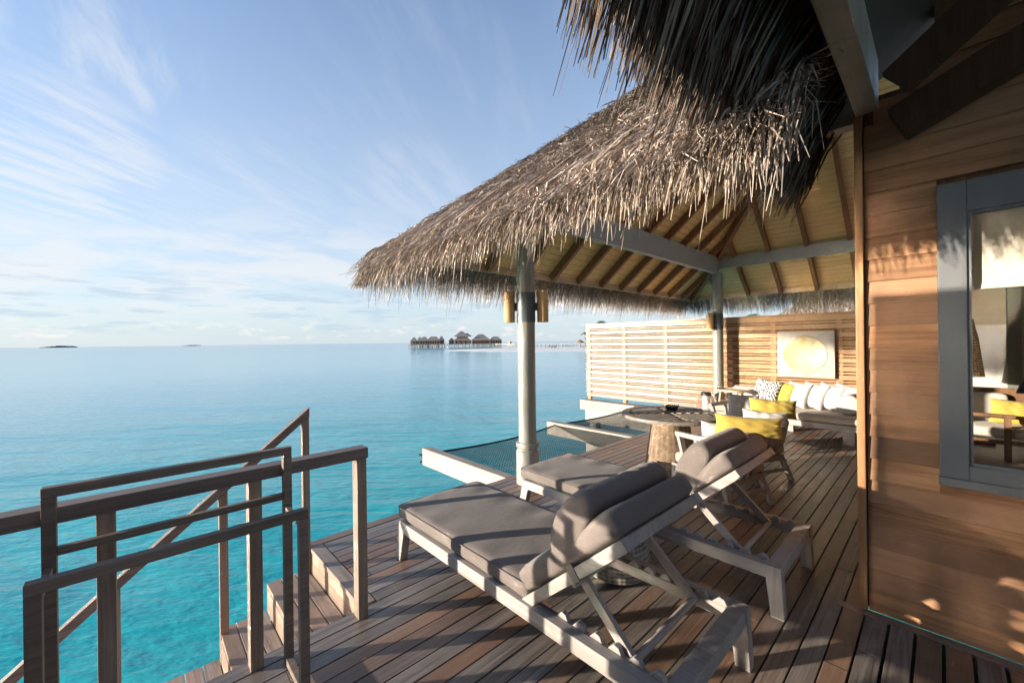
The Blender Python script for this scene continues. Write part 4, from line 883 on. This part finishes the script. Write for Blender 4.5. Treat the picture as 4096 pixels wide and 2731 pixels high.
# wall art
pa = thing('wall_art', 'square pale panel with a yellow gilded sun disc hung on the fence', 'wall art', (-1.745,9.155,1.29))
B(-2.185,-1.305,9.115,9.172,0.86,1.72).build('panel', M_CANVAS, pa, bevel=0.004)
ds = MB(); pr_ = [(0.0,0.004),(0.32,0.004),(0.332,0.010),(0.338,0.004),(0.342,0.0)]; nn_ = 72
for r, h in pr_:
    for i in range(nn_): a_ = 2*math.pi*i/nn_; ds.v.append((-1.745+r*math.cos(a_), 9.113-h, 1.29+r*math.sin(a_)))
ds.f = [(k*nn_+i, k*nn_+(i+1)%nn_, (k+1)*nn_+(i+1)%nn_, (k+1)*nn_+i) for k in range(1,len(pr_)-1) for i in range(nn_)]+[tuple(nn_+i for i in range(nn_))]
ds.build('sun_disc', M_DISC, pa, smooth=True, auto=True)

# ------------------------------------------------------------------ things seen through the villa window
ac = thing('lounge_chair', 'dark timber lounge chair with cream cushions seen through the villa window', 'armchair', (0.62,8.3,0.012))
m = MB(); x0, x1 = 0.02, 0.56
for y0 in (8.0,): m.box(x1-0.03,x1+0.03,y0-0.03,y0+0.03,0.013,0.56); m.box(x0-0.2,x0-0.14,y0-0.03,y0+0.03,0.013,0.56)
m.box(x0-0.2,x1+0.06,7.97,8.03,0.561,0.60); m.box(x0-0.2,x1+0.5,7.98,8.02,0.22,0.27); m.box(x0-0.2,x1+0.5,8.62,8.68,0.20,0.88); m.box(x1+0.031,x1+0.6,8.1,8.14,0.40,0.44)
m.build('frame', M_DARKW, ac)
bm_link('seat_cushion', rbox(0.85,0.62,0.14,0.05,8,8,3,0.01), M_BOLST, ac, Matrix.Translation(Vector((0.42,8.33,0.36))-ac.location))
bm_link('back_cushion', rbox(0.62,0.16,0.40,0.05,8,4,6), M_BOLST, ac, Matrix.Translation(Vector((0.30,8.56,0.62))-ac.location))
pillow('pillow', 'yellow pillow on the lounge chair seen through the window', M_YELL, (0.66,8.32,0.59), 0.50,0.34,0.14, R_(8), R_(-12), R_(5), 21)
lp = thing('woven_lamp', 'tall woven cane lamp seen through the villa window', 'lamp', (0.24,9.2,0.012)); 
MB().lathe([(0.205,0.99),(0.20,1.0),(0.14,1.55),(0.09,1.85),(0.085,1.85)], (0.24,9.2,0.0), 32, cap=False).build('shade', M_CANE, lp, smooth=True)
MB().lathe([(0.16,0.013),(0.16,0.03),(0.02,0.05),(0.02,1.0)], (0.24,9.2,0), 20).build('stand', M_BLACK, lp, smooth=True, auto=True)
tag(B(0.0,0.52,9.0,9.5,0.013,0.10).build('low_plinth', M_DARKW), 'dark low plinth beneath the woven lamp in the room', 'plinth')
cu = MB(); nn_ = 22
for k in range(9):
    z = 1.25+0.15*k; w_ = 0.075+0.06*min(1, k/3)
    for i in range(nn_): a_ = 2*math.pi*i/nn_; cu.v.append((0.415+(w_+0.014*math.sin(5*a_))*math.cos(a_)+0.075*k, 4.2+(0.06+0.01*math.sin(7*a_))*math.sin(a_), z+0.03*math.cos(a_)*(k == 0)))
cu.f = [(k*nn_+i, k*nn_+(i+1)%nn_, (k+1)*nn_+(i+1)%nn_, (k+1)*nn_+i) for k in range(8) for i in range(nn_)]+[tuple(range(nn_)), tuple(8*nn_+i for i in range(nn_))[::-1]]
tag(cu.build('hanging_cloth', M_NAVY, smooth=True), 'dark blue cloth hanging just inside the villa window', 'cloth')

# ------------------------------------------------------------------ across the lagoon
def hip_roof(m, c, hx, hy, ridge, z0, z1, ov=0.0):
    x, y = c; rl_ = ridge/2
    m.v2 = len(m.v); b = len(m.v)
    m.v += [(-hx,-hy,z0),(hx,-hy,z0),(hx,hy,z0),(-hx,hy,z0),(-rl_,0,z1),(rl_,0,z1),(-hx*0.55-rl_*0.45,-hy*0.55,z0+(z1-z0)*0.40),(hx*0.55+rl_*0.45,-hy*0.55,z0+(z1-z0)*0.40),(hx*0.55+rl_*0.45,hy*0.55,z0+(z1-z0)*0.40),(-hx*0.55-rl_*0.45,hy*0.55,z0+(z1-z0)*0.40)]
    for i in range(b, len(m.v)): v = m.v[i]; m.v[i] = (v[0]+x, v[1]+y, v[2])
    for q in ((0,1,7,6),(1,2,8,7),(2,3,9,8),(3,0,6,9),(6,7,5,4),(7,8,5),(8,9,4,5),(9,6,4),(3,2,1,0)): m.f.append(tuple(b+i for i in q))
    return m
HD = math.atan2(141-187, -256+224)             # heading of the jetty line, seen side on
def hut(label, cx, cy, w, dpt, z0, ze, zr, ridge, open_=False, rz=None):
    t = thing('over_water_hut', label, 'hut', (cx,cy,0), math.atan2(46.0,32.0) if rz is None else rz, 'thatched huts across the lagoon')
    hx, hy = w/2, dpt/2; m = MB(); wx, wy = hx*0.84, hy*0.84
    if not open_: m.box(-wx,wx,-wy,wy,z0,ze+0.15)
    else:
        m.box(-wx,wx,0,wy,z0,ze+0.15)
        for k in range(7): x = -wx+k*wx/3; m.box(x-0.09,x+0.09,-wy-0.09,-wy+0.09,z0,ze+0.15)
    lbuild(m, 'wall', M_FARW, t); m = MB(); r = random.Random(int(cx*7))
    for k in range(max(2, int(w/1.7))):
        x = -wx*0.9+k*1.7
        if r.random() < 0.7: m.box(x,x+1.0,-wy-0.03,-wy-0.004,z0+0.25,ze-0.15)
    if m.v and not open_: lbuild(m, 'window', M_FARD, t)
    lbuild(hip_roof(MB(), (0,0), hx, hy, ridge, ze, zr), 'roof', M_FAR, t)
    m = MB()
    for k in range(max(3, int(w/1.3))):
        for y in (-wy, 0, wy): x = -wx+k*(2*wx)/max(2, int(w/1.3)-1); m.lathe([(0.13,-3.2),(0.13,z0-0.25)], (x,y,0), 6)
    m.box(-hx*0.98,hx*0.98,-hy*0.98,hy*0.98,z0-0.25,z0); lbuild(m, 'stilts', M_FARP, t)
    return t
hut('leftmost small thatched hut of the row of stilted huts', -255.0,143.2,5.2,6,0.4,2.6,5.3,1.2); hut('small thatched hut second from the left end of the stilted row', -252.4,146.4,4.2,6,0.35,2.55,5.4,1.4)
hut('square thatched hut third from the left end of the stilted row', -250.6,148.9,6.4,6,0.3,2.75,5.65,2.2); hut('wide low thatched hut at the right of the left cluster', -247.3,154.4,10.6,7,0.3,2.8,5.8,4.0)
hut('small gabled hut tucked behind the right side of the left cluster', -246.8,160.8,4.6,6,0.5,2.75,6.1,1.2); hut('small low thatched hut at the left foot of the two storey hut', -241.6,166.0,4.6,6,0.2,2.6,4.7,1.2)
tw = hut('two storey thatched hut, tallest in the middle of the row', -237.0,172.0,12.8,8,0.2,2.7,6.2,5.5)
m = MB(); m.box(-3.6,3.4,-2.6,2.6,3.5,5.7); lbuild(m, 'upper_wall', M_FARW, tw); lbuild(hip_roof(MB(), (-0.5,0), 5.8, 4.2, 1.6, 5.5, 9.5), 'upper_roof', M_FAR, tw); lbuild(hip_roof(MB(), (3.3,0.5), 4.0, 3.4, 1.0, 5.5, 8.1), 'gable_roof', M_FAR, tw)
hut('large open sided thatched hut, widest of the right cluster', -228.2,182.2,15.0,9,0.2,2.6,7.2,3.4,True); hut('low rounded thatched hut at the right end of the row', -221.5,190.4,9.5,7,0.3,2.6,5.4,3.6)
def jetty(label, p, q, z, n, w=2.4, mat=None, leg=0.12):
    p = Vector((*p, z)); q = Vector((*q, z)); t = thing('jetty', label, 'jetty', (p.x,p.y,0)); MB().bar(p-Vector((0,0,0.14)), q-Vector((0,0,0.14)), w, 0.28).build('walkway', M_FARP, t)
    m = MB(); d = (q-p); s_ = d.normalized().cross(Vector((0,0,1)))*w*0.42
    for i in range(n+1):
        for e in (-1, 1): c = p+d*(i/n)+s_*e; m.lathe([(leg,-3.2),(leg,z-0.285)], (c.x,c.y,0), 6)
    m.build('stilts', M_FARP, t); return t
jetty('long timber jetty on stilts linking the far huts', (-254.0,138.5), (-216,186), 0.2, 34, 3.0)
jetty('thin stilted jetty running from the far huts behind the column', (-216,186), (-172.5,164.5), 0.05, 16, 2.0); jetty('pale stilted jetty behind the sand spit and loungers', (-172.5,164.5), (-120,186.5), -0.02, 22, 2.0, None, 0.13)
tag(B(-187.0,-185.6,171.5,172.8,0.05,1.6).build('jetty_box', M_FARW), 'small brown box cabin on the far jetty left of the column', 'box')
pa_ = [(-101.6,132.95),(-97.9,136.2)]
for i, (x, y) in enumerate(pa_):
    t = thing('beach_parasol', ('thatched beach parasol in full view on the sand spit','thatched beach parasol half hidden by the fence end')[i], 'parasol', (x,y,-1.3), 0, 'thatched parasols on the sand')
    m = MB(); m.lathe([(0.09,-0.3),(0.08,3.1)], (0,0,0), 8); lbuild(m, 'pole', M_FARP, t)
    m = MB(); m.lathe([(2.05,2.0),(2.0,2.12),(1.25,2.72),(0.55,3.12),(0.02,3.32)], (0,0,0), 18, cap=False); lbuild(m, 'canopy', straw('parasol_thatch',[(0.26,0.18,0.11),(0.32,0.23,0.15)]), t, smooth=True)
bl0 = None
for i, (x, y, rz_) in enumerate(((-108.3,124.6,0.3),(-122.3,136.4,0.5),(-124.5,140.8,0.5),(-127,146.2,0.5),(-134.8,163.4,0.6),(-132.3,163.5,0.6),(-129.7,163.6,0.6),(-103.9,137.7,0.6),(-103.2,137.8,0.6))):
    if bl0 is None:
        bl0 = thing('beach_lounger', '', 'beach lounger', (0,0,0), 0, 'beach loungers on the sand spit'); m = MB(); m.box(-0.95,0.4,-0.35,0.35,0.28,0.36); m.hexa([(0.4,-0.35,0.28),(0.95,-0.35,0.85),(0.95,0.35,0.85),(0.4,0.35,0.28)], [(0.38,-0.35,0.36),(0.9,-0.35,0.92),(0.9,0.35,0.92),(0.38,0.35,0.36)])
        for lx_ in (-0.8,0.3): m.box(lx_,lx_+0.1,-0.33,0.33,0.0,0.28)
        lbuild(m, 'bed', M_FARD, bl0); c = bl0
    else: c = copy_tree(bl0)
    c.location = (x,y,-1.38); c.rotation_euler.z = rz_; c.scale = (1.25,1.25,1.25)
    c['label'] = ('low beach lounger standing alone nearest the waterline','dark beach lounger at the left end of the group on the sand','dark beach lounger second from the left of the group on the sand','dark beach lounger third from the left, near the pale jetty','dark beach lounger, left of the three in front of the jetty','dark beach lounger, middle of the three in front of the jetty','dark beach lounger, right of the three in front of the jetty','beach lounger left of the pair under the thatched parasol','beach lounger right of the pair under the thatched parasol')[i]
def swimmer(label, x, y, shirt):
    t = thing('person', label, 'person', (x,y,WZ)); bm = bmesh.new(); bmesh.ops.create_uvsphere(bm, u_segments=14, v_segments=10, radius=0.13)
    for v in bm.verts:
        v.co.z = v.co.z*1.15+0.30
        if v.co.z < 0.22: v.co.x *= 0.8; v.co.y *= 0.8
    bmesh.ops.create_uvsphere(bm, u_segments=14, v_segments=8, radius=0.24, matrix=Matrix.Translation((0,0,0.0)) @ Matrix.Diagonal((1,0.55,0.7,1)))
    bm_link('body', bm, M_SKIN, t, None, 0); bm = bmesh.new(); bmesh.ops.create_uvsphere(bm, u_segments=12, v_segments=8, radius=0.138, matrix=Matrix.Translation((0,0.03,0.345)) @ Matrix.Diagonal((1,1,0.85,1))); bm_link('hair', bm, M_FARD, t, None, 0)
    bm = bmesh.new(); bmesh.ops.create_uvsphere(bm, u_segments=14, v_segments=8, radius=0.25, matrix=Matrix.Translation((0,0,-0.03)) @ Matrix.Diagonal((1,0.57,0.6,1))); bm_link('swim_top', bm, shirt, t, None, 0)
swimmer('swimmer in a red top, left of the three in the lagoon', -113.6,62.6, M_SHIRT); swimmer('swimmer in a dark top close beside the one in red', -112.9,62.9, M_NAVY); swimmer('swimmer apart from the others, farthest to the right in the lagoon', -112.0,64.3, M_SHIRT)
for lab, x0, y0, x1, y1, h in (('long low wooded island on the horizon at far left',-3972,-465,-3989,-294,13),('small low island on the horizon right of the long one',-3992,246,-3983,368,7)):
    m = MB(); n = 44; r = random.Random(int(h)); top = []; 
    for i in range(n+1): f = i/n; e = math.sin(math.pi*f)**0.35; top.append((0.35+0.65*min(1, f*2.2))*h*e*r.uniform(0.75, 1.0)+0.4)
    for i in range(n+1):
        f = i/n; x = x0+(x1-x0)*f; y = y0+(y1-y0)*f
        m.v += [(x+22,y,WZ-1),(x+16,y,WZ+top[i]*0.7),(x,y,WZ+top[i]),(x-25,y,WZ-1)]
    m.f = [(4*i+k, 4*i+4+k, 4*i+5+k, 4*i+1+k) for i in range(n) for k in range(3)]
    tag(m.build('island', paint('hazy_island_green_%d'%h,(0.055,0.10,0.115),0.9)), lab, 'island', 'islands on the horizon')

# palms and the neighbour's thatch beyond the fence
def palm(label, x, y, z, h, seed, sc_=1.0):
    t = thing('palm_tree', label, 'palm tree', (x,y,z), 0, 'coconut palms beyond the fence'); r = random.Random(seed); b = Vector((r.uniform(-0.5,0.5), r.uniform(-0.5,0.5), 0))
    lbuild(MB().tube([(0,0,-0.5),(b.x*0.3,b.y*0.3,h*0.35),(b.x*0.7,b.y*0.7,h*0.7),(b.x,b.y,h)], [0.22,0.17,0.14,0.12], 10), 'trunk', M_TRUNK, t, smooth=True); m = MB()
    for i in range(17):
        a_ = i*2.4+r.uniform(-0.3,0.3); up = r.uniform(-0.2,1.1); L_ = r.uniform(1.7,2.4)*sc_; d = Vector((math.cos(a_),math.sin(a_),0)); s_ = Vector((-d.y,d.x,0)); prev = None; n = 15
        for k in range(n+1):
            f = k/n; p = Vector((b.x,b.y,h))+d*L_*(f*0.92)+Vector((0,0,1))*L_*(up*0.55*f-(0.55+up*0.35)*f*f)
            if k > 1:
                wl = 0.48*sc_*math.sin(math.pi*min(1, 0.12+f*0.86))**0.7
                for sg in (-1,1):
                    q = p+s_*sg*wl*0.9+d*wl*0.45-Vector((0,0,wl*r.uniform(0.25,0.75))); e = (p-prev)*0.36
                    m.add([prev-e*0.2, prev+e*1.6, q+e*0.3, q-e*0.2], [(0,1,2,3)])
            prev = p
    lbuild(m, 'crown', M_LEAF, t); return t
palm('tallest palm above the left part of the fence', -53.6,78.4,-1.0,7.0,1,0.8); palm('smaller palm left of the tallest one above the fence', -63.5,89.8,-1.0,6.1,2,0.8); palm('smaller palm right of the tallest one above the fence', -60.6,91.8,-1.0,6.4,3,0.8)
palm('palm above the fence just right of the far column', -24.5,86.6,-1.0,7.2,4,0.9); palm('low palm above the fence between two others', -27.3,106.5,-1.0,7.3,5,0.9); palm('palm beside the neighbouring thatched roof', -20.1,87.7,-1.0,7.2,6,0.9)
palm('palm hidden behind the left end of the fence, one frond showing', -77.0,104.0,-1.0,5.2,7,0.8)
nb = thing('neighbour_villa', 'neighbouring thatched villa roof rising behind the right part of the fence', 'villa', (1.0,18.5,0))
MB().box(-2.6,5.5,16.3,21.0,-2.0,2.3).build('wall', M_FARW, nb)
m = MB(); m.v = [(-3.6,15.5,2.38),(6.5,15.5,2.38),(6.5,21.8,2.38),(-3.6,21.8,2.38),(-0.5,18.6,5.4),(4.0,18.6,5.4)]; m.f = [(0,1,5,4),(1,2,5),(2,3,4,5),(3,0,4),(3,2,1,0)]; m.build('roof', paint('neighbour_thatch_core',(0.20,0.165,0.13),0.95,0.3), nb)
n = 9000; v = g.random(n)*0.75; xl, xr2 = -3.6+3.1*v, 6.5-2.5*v; x = xl+(np.minimum(xr2, 1.5)-xl)*g.random(n); P0 = cat(x, 15.5+3.1*v, 2.38+3.02*v+U(0,0.05,n)); ll = U(0.15,0.45,n); dd = cat(g.normal(0,0.10,n), -ll*0.7, -ll*0.62); lf = np.abs(g.normal(0.02,0.03,n))
strands('thatch', straw('neighbour_thatch', [(0.26,0.21,0.165),(0.42,0.35,0.28),(0.33,0.27,0.21),(0.50,0.43,0.35)]), P0, P0+dd*0.33+cat(lf*0,lf*0,lf), P0+dd*0.7+cat(lf*0,lf*0,lf), P0+dd, U(0.012,0.03,n), nb, 31)
